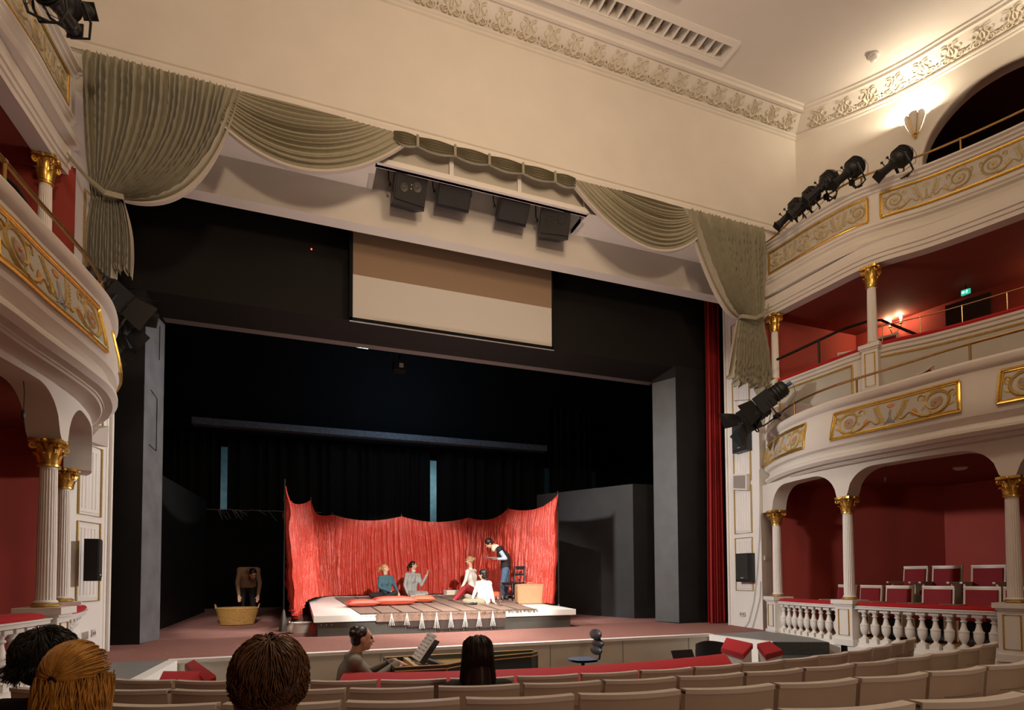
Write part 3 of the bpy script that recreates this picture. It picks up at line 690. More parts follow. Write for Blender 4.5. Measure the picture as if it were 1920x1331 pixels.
T1R = [(fr.s_px(1440), fr.s_px(1522)), (fr.s_px(1576), fr.s_px(1813)), (fr.s_px(1892), fr.s_px(1892) + 1.75)]
for a, b in T1R: t1_panel('right', a, b, GAL['right_t1'])
T1L = [(T1R[0][0] - .0, T1R[0][1]), (T1R[1][0] + .05, T1R[1][1] + .0), (T1R[2][0], T1R[2][1])]
for a, b in T1L: t1_panel('left', a, b, GAL['left_t1'])
# relief panels on the upper gallery
tr = GAL['right'][3]
def t2_panel(side, s0, s1, parent):
    tc, dz = GAL[side][3], GAL[side][4]; mf = smap(tc, T2P, dz, 0, side)
    f_ = field(mf, s0, s1, 7.36, 7.81, parent, 'grey_panel', M['greyp']); frame(mf, s0, s1, 7.365, 7.805, .016, f_)
    w_ = s1 - s0; n = max(1, round(w_/1.25))
    for i in range(n): arabesque(mf, s0 + w_*(i + .5)/n, 7.585, w_/n/2*.97, .36, f_, True)
T2R = [(tr.s_px(1448), tr.s_px(1645)), (tr.s_px(1670), tr.s_px(1670) + 2.6)]
for a, b in T2R: t2_panel('right', a, b, GAL['right_t2']); t2_panel('left', a, b, GAL['left_t2'])
# --- inner parapet of the first gallery boxes, grey panels edged in gold, red top
for side in ('right', 'left'):
    uc, dz = GAL[side][2], GAL[side][4]
    t = thing('box_parapet', 'inner white parapet with grey gold-edged panels in the %s gallery boxes' % side, 'parapet', (*uc.at(2.), 4.0 + dz))
    mb = MB(); uc.sweep(mb, [(.04, 3.34 + dz), (.04, 4.90 + dz), (.07, 4.92 + dz), (.07, 4.97 + dz), (.09, 4.99 + dz), (.09, 5.03 + dz), (-.14, 5.03 + dz), (-.14, 3.34 + dz)]); mb.build('parapet', M['wall'], t, True)
    mb = MB(); uc.sweep(mb, [(.07, 5.03 + dz), (.085, 5.06 + dz), (.06, 5.10 + dz), (-.10, 5.11 + dz), (-.17, 5.08 + dz), (-.17, 5.03 + dz)], .12, uc.L); mb.build('velvet_cushion', M['velvet'], t)
    mfu = lambda u, v, lift=0.: uc.on(u, .043 + lift, v + dz)
    ur = GAL['right'][2]; q = ur.s_px(1612); q2 = ur.s_px(1655)
    for a, b in ((.35, q), (q2, q2 + 3.0)):
        f_ = field(mfu, a, b, 4.26, 4.84, t, 'grey_panel', M['greyp']); frame(mfu, a, b, 4.25, 4.85, .014, f_, mats='gilt2')
# ================================================================ DRAPES OF THE PROSCENIUM
def fold(u, n, seed, sharp=1.):
    a = u*n*2*PI + 1.3*math.sin(u*n*1.7 + seed) + .6*math.sin(u*n*4.1 + seed*2)
    return (abs(math.sin(a/2))**sharp)*2 - 1
def side_drape(name, xa, xb, xt0, xt1, zt, ctrl, zbot, label, seed, slope=.0, flare=.10, nf=25, am=1.):
    """gathered under the cornice between xa (wall) and xb, pulled to the tie at xt0..xt1"""
    s = 1 if xb > xa else -1
    t = thing(name, label, 'curtain', ((xa + xb)/2, 9.2, zbot)); ZT = 8.35; NU, NA, NB = 900, 40, 24
    rows = []
    for i in range(NA + NB + 1):
        row = []
        for j in range(NU + 1):
            u = j/NU; top = Vector((lerp(xa, xb, u), 9.17, ZT))
            tie = Vector((lerp(xt0, xt1, u**.8), 9.16, zt - .22*s*0 - slope*u))
            if i <= NA:
                v = i/NA; w_ = sst(u)
                c = Vector((lerp(top.x, ctrl[0], u**2), 9.14, lerp((ZT + zt)/2, ctrl[1], u**2)))
                p = top*(1 - v)**2 + c*2*v*(1 - v) + tie*v*v
                amp = am*lerp(.10, .05, v)*(.25 + .75*min(1, v/.12)); q = fold(u + .003*math.sin(v*5 + u*9), nf, seed, .5)
                p.y += amp*q - .10*math.sin(PI*v)*u
                if v < .03: p.y -= .01*math.sin(u*300)
                # fold lines sag a little in the plane too
                p.z -= .05*math.sin(PI*v)*u*u*q*.6
            else:
                v = (i - NA)/NB; fl = flare*v + .05*math.sin(v*PI)
                zb = zbot - .30*(1 - u)*.9 + .05*math.sin(u*40 + seed) + .10*math.sin(u*9 + seed)
                x = tie.x + s*(u - .35)*fl*1.6; p = Vector((x, 9.16, lerp(tie.z, zb, v)))
                p.y += am*lerp(.05, .10, v)*fold(u + .004*math.sin(v*3), 16, seed, .5) - .03*math.sin(v*PI)
            row.append(p)
        rows.append(row)
    mb = MB(); mb.grid(rows); mb.build('curtain_cloth', M['drape'], t, angle=80, recalc=False)
    mb = MB()    # pale lining turned out along the leading edge
    e = [r[-1] for r in rows]; k = len(e); L = []
    for i, p in enumerate(e):
        w_ = .015 + .05*math.sin(PI*min(1, i/NA))if i <= NA else .05 + .05*math.sin(PI*(i - NA)/NB)
        L.append([p + Vector((0, -.012, 0)), p + Vector((s*w_*.5, -.03, -w_*.7)), p + Vector((s*w_*.35, .04, -w_*.9))])
    mb.grid(L); mb.build('lining_edge', M['lining'], t, angle=80)
    mb = MB(); xh = xa - s*.22; P = [Vector((xh, 9.27, zt + .62)), Vector((lerp(xh, xt0, .5), 9.12, zt + .36)), Vector((xt0, 9.05, zt + .14)), Vector((lerp(xt0, xt1, .55), 9.0, zt - .04)), Vector((xt1 + s*.03, 9.06, zt - slope - .02)), Vector((xt1, 9.2, zt - slope))]
    pl = []
    for a, b in zip(P, P[1:]): pl += [a.lerp(b, k/4) for k in range(4)]
    pl.append(P[-1]); rows = [[p + Vector((0, -.012, -.036)), p + Vector((0, -.02, 0)), p + Vector((0, -.012, .036)), p + Vector((0, .012, .03)), p + Vector((0, .012, -.03))] for p in pl]
    mb.grid(rows, cu=True); mb.build('tieback', M['drape'], t)
    return t
side_drape('stage_drape', -2.80, -.84, -2.66, -2.28, 6.34, (-1.28, 6.22), 5.35, 'large grey-green velvet drape tied back at the left of the proscenium', 1.)
side_drape('stage_drape', 9.02, 7.16, 8.96, 8.36, 6.34, (7.75, 6.30), 5.12, 'narrower-looking grey-green velvet drape tied back at the right of the proscenium', 4., flare=.26, nf=19, am=1.15)
def swag(name, top, L, R, sag, skew, label, seed, n=13, deep=.075):
    t = thing(name, label, 'curtain', ((L[0][0] + R[0][0])/2, 9.2, 7.6)); NV, NU = 220, 44; rows = []
    for i in range(NV + 1):
        v = i/NV; a = Vector((lerp(L[0][0], L[1][0], v), 9.2, lerp(L[0][1], L[1][1], v))); b = Vector((lerp(R[0][0], R[1][0], v), 9.2, lerp(R[0][1], R[1][1], v)))
        q_ = (v**.9*n + .25*math.sin(v*9 + seed)); fr_ = q_ - math.floor(q_); f_ = -(fr_/.8)**1.2 if fr_ < .8 else -(1 - (fr_ - .8)/.2); row = []
        for j in range(NU + 1):
            u = j/NU; p = a.lerp(b, u); k = 4*u*(1 - u)*(1 + skew*(u - .5))
            d = lerp(.02, sag, v**1.0)*k; p.z -= d
            hang = math.sin(PI*u)
            p.y += -.06*hang*(.3 + v) + deep*f_*(.3 + .7*hang)*(.75 + .25*math.sin(i*.7)) * (1 if v < .97 else .4)
            row.append(p)
        rows.append(row)
    mb = MB(); mb.grid(rows); mb.build('curtain_cloth', M['drape'], t, angle=80, recalc=False)
    e = rows[-1]; mb = MB(); mb.grid([[p + Vector((0, -.01, .0)), p + Vector((0, -.02, -.045)), p + Vector((0, .05, -.05))] for p in e]); mb.build('lining_edge', M['lining'], t)
    return t
swag('swag_valance', 8.36, ((-.80, 8.36), (-1.18, 7.88)), ((.55, 8.36), (1.72, 8.33)), .74, -.15, 'left of the two deep grey-green swags under the cornice', 2.)
swag('swag_valance', 8.36, ((5.75, 8.36), (4.62, 8.33)), ((7.05, 8.36), (7.45, 7.88)), .74, .15, 'right of the two deep grey-green swags under the cornice', 3.)
# row of small scallops between the swags
t = thing('scallop_valance', 'row of small scalloped grey-green valances above the loudspeakers', 'curtain', (3.2, 9.2, 8.0))
xs = [pY(p, q, 9.2).x for p, q in ((738, 262), (782, 270), (852, 287), (916, 305), (979, 323), (1039, 340), (1078, 352))]
for k, (a, b) in enumerate(zip(xs, xs[1:])):
    rows = []
    for i in range(41):
        v = i/40; rows.append([Vector((lerp(a, b, j/16), 9.2 - .05*math.sin(PI*j/16) - .05*((v*6) % 1), 8.36 - .17*v - .09*v*math.sin(PI*j/16))) for j in range(17)])
    mb = MB(); mb.grid(rows); mb.build('scallop', M['drape'], t, angle=80, recalc=False)
for x in xs[1:-1]: mb = MB(); mb.tube([(x, 9.15, 8.36 - .19*k/8) for k in range(9)], [.022 + .006*(k % 2) for k in range(9)], 7); mb.build('gathering_cord', M['drape'], t)
# red house curtain gathered at the right edge of the stage opening
t = thing('house_curtain', 'strip of red house curtain hanging behind the right pilaster', 'curtain', (8.55, 10.6, .05))
rows = []
for i in range(30):
    v = i/29; z = lerp(7.6, floor_z(10.5) + .02, v); wd = lerp(.24, .30, sst((v - .3)/.7))
    rows.append([Vector((8.96 - wd + wd*j/60*1.6, 10.62 + .05*fold(j/60, 6, 2.) + .0, z)) for j in range(61)])
mb = MB(); mb.grid(rows); mb.build('curtain_cloth', M['hcurt'], t, angle=80)
# ================================================================ BLACK PORTAL, SCENERY, BACKSTAGE
# portal towers and bridge
BZF, BZB = 5.87, 5.64
def tower(pts, z1, name, label, m_, extra=None):
    t = thing(name, label, 'scenery', (*[sum(p[k] for p in pts)/len(pts) for k in (0, 1)], floor_z(pts[0][1])))
    mb = MB(); mb.prism(pts, [floor_z(p[1]) for p in pts], [lerp(BZF, BZB, (p[1] - 10.88)/.62) for p in pts]); mb.build('tower_body', m_, t, False); return t
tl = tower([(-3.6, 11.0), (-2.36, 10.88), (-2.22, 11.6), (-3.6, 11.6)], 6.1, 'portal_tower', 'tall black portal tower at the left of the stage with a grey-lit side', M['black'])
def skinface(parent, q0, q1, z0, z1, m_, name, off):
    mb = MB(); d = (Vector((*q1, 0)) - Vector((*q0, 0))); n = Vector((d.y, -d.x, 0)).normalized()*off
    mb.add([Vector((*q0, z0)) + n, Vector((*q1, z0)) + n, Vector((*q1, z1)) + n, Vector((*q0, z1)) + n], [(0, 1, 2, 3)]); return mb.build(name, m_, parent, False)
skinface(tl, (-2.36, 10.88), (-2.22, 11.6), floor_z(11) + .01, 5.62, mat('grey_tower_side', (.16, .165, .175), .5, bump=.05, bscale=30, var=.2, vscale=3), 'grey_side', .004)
mb = MB(); q = lambda f, z: Vector((lerp(-2.36, -2.22, f) + .012, lerp(10.88, 11.6, f), z))
for a, b in ((q(.62, 3.3), q(.62, 4.2)), (q(.62, 3.3), q(.25, 3.35)), (q(.62, 4.2), q(.3, 4.28)), (q(.7, 4.9), q(.7, 5.5))): mb = MB(); mb.tube([a, b], .005, 4); mb.build('hatch_seam', M['dark'], tl)
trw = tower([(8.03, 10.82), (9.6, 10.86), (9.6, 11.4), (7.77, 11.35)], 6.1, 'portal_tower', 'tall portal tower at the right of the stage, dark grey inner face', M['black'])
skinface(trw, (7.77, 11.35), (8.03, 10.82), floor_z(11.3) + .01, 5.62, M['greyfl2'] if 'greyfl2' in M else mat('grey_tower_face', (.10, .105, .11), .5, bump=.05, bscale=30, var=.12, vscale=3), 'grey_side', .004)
t = thing('portal_bridge', 'black bridge spanning the top of the stage portal behind the projection screen', 'scenery', (2.9, 11.3, 6.0))
mb = MB(); zf, zb_ = BZF, BZB
mb.hexa([(-3.4, 10.88, zf), (9.5, 10.88, zf), (9.5, 11.55, zb_), (-3.4, 11.55, zb_)], [(-3.4, 10.88, 9), (9.5, 10.88, 9), (9.5, 11.55, 9), (-3.4, 11.55, 9)])
mb.build('bridge_body', M['blackb'] if 'blackb' in M else mat('black_bridge_paint', (.010, .009, .008), .7, spec=.2), t, False)
mb = MB(); mb.add([(-2.3, 10.99, zf - .004), (8.05, 10.99, zf - .004), (7.8, 11.54, zb_ - .004), (-2.2, 11.54, zb_ - .004)], [(0, 1, 2, 3)]); mb.build('underside', mat('brown_grey_underside', (.10, .082, .078), .6), t, False)
# projection screen
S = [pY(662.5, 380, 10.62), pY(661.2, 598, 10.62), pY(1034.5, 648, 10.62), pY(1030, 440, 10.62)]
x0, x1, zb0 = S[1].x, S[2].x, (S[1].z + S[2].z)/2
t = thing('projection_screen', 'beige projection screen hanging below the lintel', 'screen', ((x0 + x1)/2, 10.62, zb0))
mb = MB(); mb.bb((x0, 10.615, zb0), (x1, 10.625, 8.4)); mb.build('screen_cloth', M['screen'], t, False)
mb = MB(); mb.bb((x0, 10.608, 6.61), (x1, 10.616, 8.4)); mb.build('shaded_upper_band', mat('tan_screen_shade', (.30, .205, .13), .85), t, False)  # shadow on the upper screen, put in as a darker sheet
mb = MB(); mb.bb((x0 - .06, 10.60, zb0 - .07), (x1 + .04, 10.64, zb0)); mb.bb((x0 - .06, 10.60, zb0 - .05), (x0 - .005, 10.63, 8.4)); mb.bb((x1 + .005, 10.60, zb0 - .05), (x1 + .03, 10.63, 8.4)); mb.bb((x0 - .05, 10.6, 8.38), (x1 + .03, 10.9, 8.44)); mb.build('black_border', M['molton'], t, False)
mb = MB(); mb.tube([(x0 - .06, 10.6, zb0 - .075), (x1 + .04, 10.6, zb0 - .075)], .012, 6); mb.build('bottom_bar', M['cable'], t)
# side walls of the set
def flat(name, label, p0, p1, z0, z1, th=.06, m_='black', cat='scenery flat'):
    d = Vector((p1[0] - p0[0], p1[1] - p0[1])); n = Vector((d.y, -d.x)).normalized()*th
    t = thing(name, label, cat, ((p0[0] + p1[0])/2, (p0[1] + p1[1])/2, floor_z((p0[1] + p1[1])/2)))
    pts = [p0, p1, (p1[0] + n.x, p1[1] + n.y), (p0[0] + n.x, p0[1] + n.y)]
    a, b = (z1, z1) if not isinstance(z1, tuple) else z1
    mb = MB(); mb.prism(pts, [floor_z(p[1]) for p in pts], [a, b, b, a]); mb.build('flat_panel', M[m_], t, False); return t
flat('scenery_flat', 'tall black flat running back along the left side of the stage', (-2.49, 13.0), (-2.22, 16.9), 0, 3.15, -.06)
q0, q1, q2 = (6.63, 13.6), (7.68, 12.1), (8.35, 12.0)
z1 = pY(1185, 907, q1[1]).z
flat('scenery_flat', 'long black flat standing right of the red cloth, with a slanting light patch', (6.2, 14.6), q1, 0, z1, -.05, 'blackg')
flat('scenery_flat', 'short black return flat beside the right portal tower', q1, q2, 0, z1, -.05)
pb = pY(395, 955, 18.1)
flat('scenery_flat', 'low black back flat with scuffed top edge behind the wicker basket', (-2.4, 18.1), (.75, 18.1), 0, pb.z, .06, 'dark')
t = thing('frayed_strip', 'pale scuffed edge strip along the top of the low back flat', 'edge strip', (-.8, 18.02, pb.z)); mb = MB(); r_ = random.Random(4)
P = [Vector((lerp(-2.35, .7, i/40), 18.02, pb.z + r_.uniform(-.01, .012))) for i in range(41)]; mb.tube(P, .007, 4)
for i in range(14): x = r_.uniform(-2.1, -.7); mb.tube([(x, 18.02, pb.z), (x + r_.uniform(.05, .3), 18.02, pb.z - r_.uniform(.05, .3))], .004, 3)
mb.build('frayed_edge', M['cable'], t)
# blue-grey batten and black cloths far upstage
ba, bb_ = pY(360, 783, 18.2), pY(1025, 832, 18.2)
t = thing('lighting_batten', 'blue-grey batten hanging across the dark upper backstage', 'batten', ((ba.x + bb_.x)/2, 18.2, ba.z)); mb = MB(); mb.bb((ba.x, 18.15, ba.z - .17), (bb_.x, 18.45, ba.z + .02)); mb.build('batten_body', M['beamb'], t, False)
def cloth(px0, px1, y, z0, z1, label, n, seed, m_='molton'):
    a, b = pY(px0, 900, y).x, pY(px1, 900, y).x; t = thing('black_curtain', label, 'curtain', ((a + b)/2, y, z0)); rows = []
    N = int(60*(b - a)/2) + 20
    for z in (z1, lerp(z1, z0, .5), z0): rows.append([Vector((lerp(a, b, j/N), y + .07*fold(j/N, n, seed, 1.2), z)) for j in range(N + 1)])
    mb = MB(); mb.grid(rows); mb.build('curtain_cloth', M[m_], t, angle=80)
fz = floor_z(18.5)
cloth(426, 806, 18.6, fz + .02, 5.3, 'wide black curtain between the two pale gaps upstage', 16, 1.)
cloth(818, 1021, 18.6, fz + .02, 5.3, 'black curtain upstage right of the tall pale gap', 9, 2.)
cloth(300, 414, 18.5, fz + .02, 5.3, 'black curtain at the far left backstage', 6, 3.)
cloth(1028, 1110, 18.3, fz + .02, 7, 'black side curtain behind the right black flat', 6, 4.)
mb = MB(); mb.bb((-9, 21.8, .2), (15, 22, 14)); struct(mb, 'wall_backstage', M['slit'], False)
mb = MB(); mb.bb((-4.6, 11.62, -.1), (-4.5, 22, 14)); mb.bb((12, 11.62, -.1), (12.1, 22, 14)); struct(mb, 'wall_backstage_side', M['dark'], False)
mb = MB(); mb.bb((-9, 10.4, 13), (15, 22, 13.1)); struct(mb, 'ceiling_backstage', M['dark'], False)
mb = MB(); mb.bb((-9, 18.8, 5.0), (15, 18.9, 13)); struct(mb, 'wall_backstage_border', M['molton'], False)
mb = MB(); mb.bb((-9, 10.3, -.1), (-3.55, 10.4, 13)); mb.bb((9.6, 10.3, -.1), (15, 10.4, 13)); struct(mb, 'wall_proscenium_back', M['dark'], False)
# work light tube and small projector under the bridge
a, b = pY(655, 646.5, 11.62), pY(690, 651.5, 11.62)
t = thing('work_light', 'lit white fluorescent tube under the black bridge', 'light', ((a.x + b.x)/2, 11.62, a.z)); mb = MB(); mb.tube([a, b], .028, 8); mb.build('lit_tube', M['tube'], t)
mb = MB(); mb.box(((a.x + b.x)/2, 11.66, a.z + .05), ((b.x - a.x), .06, .05)); mb.build('holder', M['blackmetal'], t, False)
c = pY(749, 687, 14.); t = thing('stage_projector', 'small dark projector hanging above the stage with a pale lens', 'projector', (c.x, 14., c.z)); mb = MB(); mb.box(c, (.30, .3, .26)); mb.tube([c + Vector((0, 0, .1)), c + Vector((0, 0, 1.2))], .02, 6); mb.build('housing', M['blackmetal'], t, False)
mb = MB(); mb.box(c + Vector((.02, -.16, -.02)), (.10, .02, .10)); mb.build('lens', M['cable'], t, False)
# ================================================================ THINGS ON THE STAGE
HP = .376
def pp(px, py): return ps(px, py, HP)       # point on the platform top
PX0, PX1, PY0, PY1 = .30, 5.50, 10.90, 16.6
t = thing('stage_platform', 'low white-topped platform with dark grey sides in the middle of the stage', 'platform', (2.9, 13.7, floor_z(13.7)))
def raked(x0, x1, y0, y1, h0, h1):
    P = [(x0, y0), (x1, y0), (x1, y1), (x0, y1)]; return [(x, y, floor_z(y) + h0) for x, y in P], [(x, y, floor_z(y) + h1) for x, y in P]
mb = MB(); mb.hexa(*raked(PX0, PX1, PY0, PY1, HP - .115, HP)); mb.build('white_slab', M['whiteslab'], t, False)
mb = MB(); mb.hexa(*raked(PX0 + .07, PX1 - .10, PY0 + .06, PY1 - .1, 0, HP - .115)); mb.build('grey_base', M['platgrey'], t, False)
for k in range(3): mb = MB(); mb.lathe([(.011, 0), (.011, .012)], (PX0 + .13 + .09*k, PY0 + .062, floor_z(PY0) + HP - .165), 8, rot=Matrix.Rotation(PI/2, 3, 'X')); mb.build('rivet', M['steel'], t)
# ---- brown rug in strips with a fringe and flaps over the front
ZR = lambda x, y, h=0.: Vector((x, y, floor_z(y) + HP + .012 + h))
t = thing('woven_rug', 'brown striped rug laid over the platform, fringed flaps hanging down its front', 'rug', (2.9, 13.2, floor_z(13.2) + HP))
fl_, fr_, br_, bl_ = Vector((1.12, 11.02)), Vector((4.62, 10.98)), Vector((5.35, 16.0)), Vector((.95, 16.0))
rows = []
for i in range(25):
    v = i/24; rows.append([ZR(*(fl_.lerp(fr_, u/40)).lerp(bl_.lerp(br_, u/40), v), .004*math.sin(u*1.9 + i)) for u in range(41)])
mb = MB(); mb.grid(rows); mb.build('woven_cloth', M['rug'], t)
mb = MB()
for k in range(1, 9):
    v = k/9; mb.tube([ZR(*(fl_.lerp(fr_, v)).lerp(bl_.lerp(br_, v*.9 + .02), j/12), .006) for j in range(13)], .009, 4)
o = mb.build('seam_line', M['fringe'], t); o['kind'] = 'stuff'
mb = MB(); r_ = random.Random(3)
for i in range(150):
    u = (i + .5)/150; p = fl_.lerp(fr_, u); q = ZR(p.x, p.y); mb.tube([q, q + Vector((r_.uniform(-.01, .01), -.07, .004)), q + Vector((r_.uniform(-.02, .02), -.125, -.03 - r_.uniform(0, .03)))], [.012, .009, .005], 4)
o = mb.build('fringe', M['fringe'], t); o['kind'] = 'stuff'
M['darkflap'] = mat('dark_brown_flap', (.045, .03, .026), .9)
xa, xb = pY(705, 1160, PY0 - .02).x, pY(949, 1160, PY0 - .02).x; nf = 9
for k in range(nf):
    x0, x1 = lerp(xa, xb, k/nf) + .012, lerp(xa, xb, (k + 1)/nf) - .012; zt = floor_z(PY0) + HP + .015
    zb = zt - (.16 if k == 0 else lerp(.20, .33, min(1, k/4))); zb = max(zb, floor_z(PY0) + .03)
    zm = zt - .15
    mb = MB(); mb.grid([[(lerp(x0 - .008, x1 + .008, j/8), PY0 - .012 - .006*math.sin(j*1.3 + k), lerp(zt, zm, i/6)) for j in range(9)] for i in range(7)] ); mb.build('hanging_flap', M['rug'], t)
    mb = MB(); mb.grid([[(lerp(x0, x1, j/8), PY0 - .006 - .004*math.sin(j*1.3 + k), lerp(zm + .02, zb, i/6)) for j in range(9)] for i in range(7)] )
    for j in range(9): x = lerp(x0, x1, (j + .5)/9); mb.tube([(x, PY0 - .010, zb + .01), (x + .004, PY0 - .012, zb - .025 - .01*(j % 3))], [.008, .003], 4)
    mb.build('dark_flap', M['darkflap'], t)
    if k:
        x = x0 - .012; mb = MB()
        for d in (-.05, -.017, .017, .05): mb.tube([(x, PY0 - .03, zt), (x + d, PY0 - .034, zt - .30*(.75 if k < 3 else 1))], .0042, 4)
        o = mb.build('white_tassel', M['whitec'], t)
# ---- big red cloth hung on poles around the platform
t = thing('red_silk_backdrop', 'large crinkled red silk cloth hung on thin poles around the platform', 'curtain', (2.9, 14.8, .2))
poles = [(-.22, 12.0), (.32, 14.6), (.97, 17.4), (2.98, 17.5), (5.06, 17.4), (5.39, 14.7), (5.52, 11.75)]
ztop = [2.97, 2.98, 2.94, 2.96, 2.97, 2.97, 2.97]; sag = [.24, .17, .13, .13, .16, .17]
def zb_at(seg, u):
    if seg == 0: return lerp(.50, .66, u) - .30*math.exp(-((u - .38)/.2)**2)
    if seg == 1: return lerp(.66, .60, u)
    if seg == 5: return lerp(.62, .50, u)
    return .60
rows = [[] for _ in range(43)]; nz = noise.noise; S_ = 0
for k, (a, b) in enumerate(zip(poles, poles[1:])):
    A_, B_ = Vector(a), Vector(b); L = (B_ - A_).length; n = max(20, int(L*58)); nn = Vector((B_.y - A_.y, A_.x - B_.x)).normalized()
    for j in range(n + (1 if k == 5 else 0)):
        u = j/n; s = S_ + u*L; p = A_.lerp(B_, u); zt = lerp(ztop[k], ztop[k + 1], u) - sag[k]*4*u*(1 - u)
        p = p - nn*.25*math.sin(PI*u)*(1 if k in (2, 3) else .5)
        zb = zb_at(k, u)
        for i in range(43):
            v = i/42; g = min(1, v*5 + .12)
            o = (.075*fold(s*.9 + .05*math.sin(v*3 + s), 9.5, 1., .6) + .06*nz(Vector((s*1.6, v*.8, 3)))) * g
            o += (.040*nz(Vector((s*5, v*4 + s, 7))) + .020*nz(Vector((s*13, v*10, 1))))*g
            q = p + nn*(o + .12*v*v*(1 if k in (0, 1, 4, 5) else .6)); rows[i].append(Vector((q.x + .02*nz(Vector((s*5, v*6, 2))), q.y, lerp(zt, zb, v) + (.03*nz(Vector((s*8, 0, 5))) if i == 42 else 0))))
    S_ += L
mb = MB(); mb.grid(rows); mb.build('silk_cloth', M['silk'], t, angle=180, recalc=False)
for (x, y), z in zip(poles, ztop):
    base = floor_z(y) + (HP if (PX0 < x < PX1 and y < PY1) else 0)
    mb = MB(); mb.tube([(x, y + .03, base), (x, y + .03, z + .07)], .014, 6)
    o = mb.build('pole', M['blackmetal'], t)
    if y > 16 or x > 5.5 or x < 0: mb = MB(); mb.lathe([(.12, 0), (.11, .02), (.03, .40), (.016, .42)], (x, y + .03, base), 10, sx=.8); mb.build('pole_foot', M['platgrey'], o)
# ---- wicker laundry basket
c = ps(445, 1171); t = thing('wicker_basket', 'oval wicker laundry basket with two handles standing on the bare stage', 'basket', c)
def oval(rx, ry, z, n=72): return [Vector((c.x + rx*math.cos(2*PI*k/n), c.y + ry*math.sin(2*PI*k/n), c.z + z)) for k in range(n)]
mb = MB()
for i in range(17):
    z = .02 + .32*i/16; f_ = lerp(.31, .40, i/16); P = [p + Vector((.008*math.cos(2*PI*k/72)*(1 if (k//2 + i) % 2 else -1), .006*math.sin(2*PI*k/72)*(1 if (k//2 + i) % 2 else -1), 0)) for k, p in enumerate(oval(f_, f_*.66, z))]
    mb.tube(P, .0115, 5, closed=True)
for k in range(36):
    a = 2*PI*k/36; mb.tube([(c.x + r*math.cos(a), c.y + r*.66*math.sin(a), c.z + z) for r, z in ((.305, .01), (.35, .18), (.40, .35))], .008, 4)
mb.build('woven_body', M['wicker'], t)
mb = MB(); mb.tube(oval(.405, .27, .35), .018, 6, closed=True); mb.build('rolled_rim', M['wicker'], t)
mb = MB(); mb.prism([(p.x, p.y) for p in oval(.30, .20, 0, 30)], c.z + .005, c.z + .025); mb.build('basket_floor', M['wicker'], t)
for s in (-1, 1): mb = MB(); mb.tube([(c.x + s*(.40 + .025*math.sin(PI*k/10)), c.y + .075*math.cos(PI*k/10), c.z + .345 + .085*math.sin(PI*k/10)) for k in range(11)], .014, 6); mb.build('handle', M['wicker'], t)
# ---- white wash tub with a cloth over its rim
c = ps(563, 1187); t = thing('wash_tub', 'white oval wash tub standing beside the platform corner', 'tub', c)
mb = MB(); mb.lathe([(.15, .0), (.16, .005), (.205, .19), (.225, .195), (.225, .205), (.195, .20), (.155, .03), (.01, .025)], c, 30, sx=.92, sy=.7); mb.build('tub_body', M['plasw'], t)
t2 = MB(); rows = []
for i in range(13):
    v = i/12; a = lerp(-.5, .5, 0); r = lerp(.15, .225, min(1, v*2.2)) if v < .45 else .235 + .02*math.sin(v*9); z = .16 + .06*min(1, v*2.2) if v < .45 else lerp(.222, .03, (v - .45)/.55)
    rows.append([c + Vector((-r*.93*math.cos(f), -r*.75*math.sin(f) - .0, z + .012*math.sin(f*14))) for f in [lerp(-.35, .95, j/12) for j in range(13)]])
t2.grid(rows); o = t2.build('towel', M['whitec']); tag(o, 'white cloth hanging over the rim of the wash tub', 'cloth')
# ---- cushions
def cushion(px, py, w_, d, h, rz, m_, label, tilt=0., dy=0.):
    p = pp(px, py); p.y += dy; t = thing('cushion', label, 'cushion', p + Vector((0, 0, .016)), rz, 'cushions scattered on the rug'); mb = MB(); n = 22
    for sgn in (1, -1):
        rows = []
        for i in range(n + 1):
            row = []
            for j in range(n + 1):
                u, v = 2*i/n - 1, 2*j/n - 1; e = max(0, (1 - u**4)*(1 - v**4))**.5; pin = 1 - .10*(1 - abs(v))*(abs(u)**3) ; pin2 = 1 - .10*(1 - abs(u))*(abs(v)**3)
                row.append((u*w_/2*pin, v*d/2*pin2, h*.5 + sgn*h*.5*e + .008*noise.noise(Vector((u*3 + px, v*3, sgn))) * e + tilt*u))
            rows.append(row)
        mb.grid(rows)
    mb.build('cushion_cover', M[m_], t, world=False, angle=80)
    mb = MB(); E = [(u*w_/2, -d/2) for u in (-1, -.5, 0, .5, 1)] + [(w_/2, 0)] + [(u*w_/2, d/2) for u in (1, .5, 0, -.5, -1)] + [(-w_/2, 0)]
    mb.tube([(x*.99, y*.99, h*.5 + tilt*(2*x/w_)) for x, y in E], .012, 5, closed=True); mb.build('piping', M[m_], t, world=False)
cushion(679, 1138, .62, .5, .15, .1, 'cushion', 'small coral silk cushion lying at the left front of the rug')
cushion(738, 1135, .95, .55, .19, .05, 'cushion', 'large coral silk cushion in the middle of the row before the two seated women')
cushion(794, 1130, .52, .5, .16, -.2, 'cushion2', 'orange-red cushion at the right end of the cushion row')
cushion(934, 1127, .44, .40, .20, .3, 'cushion2', 'round orange cushion behind the woman in the white shirt', .03, .5)
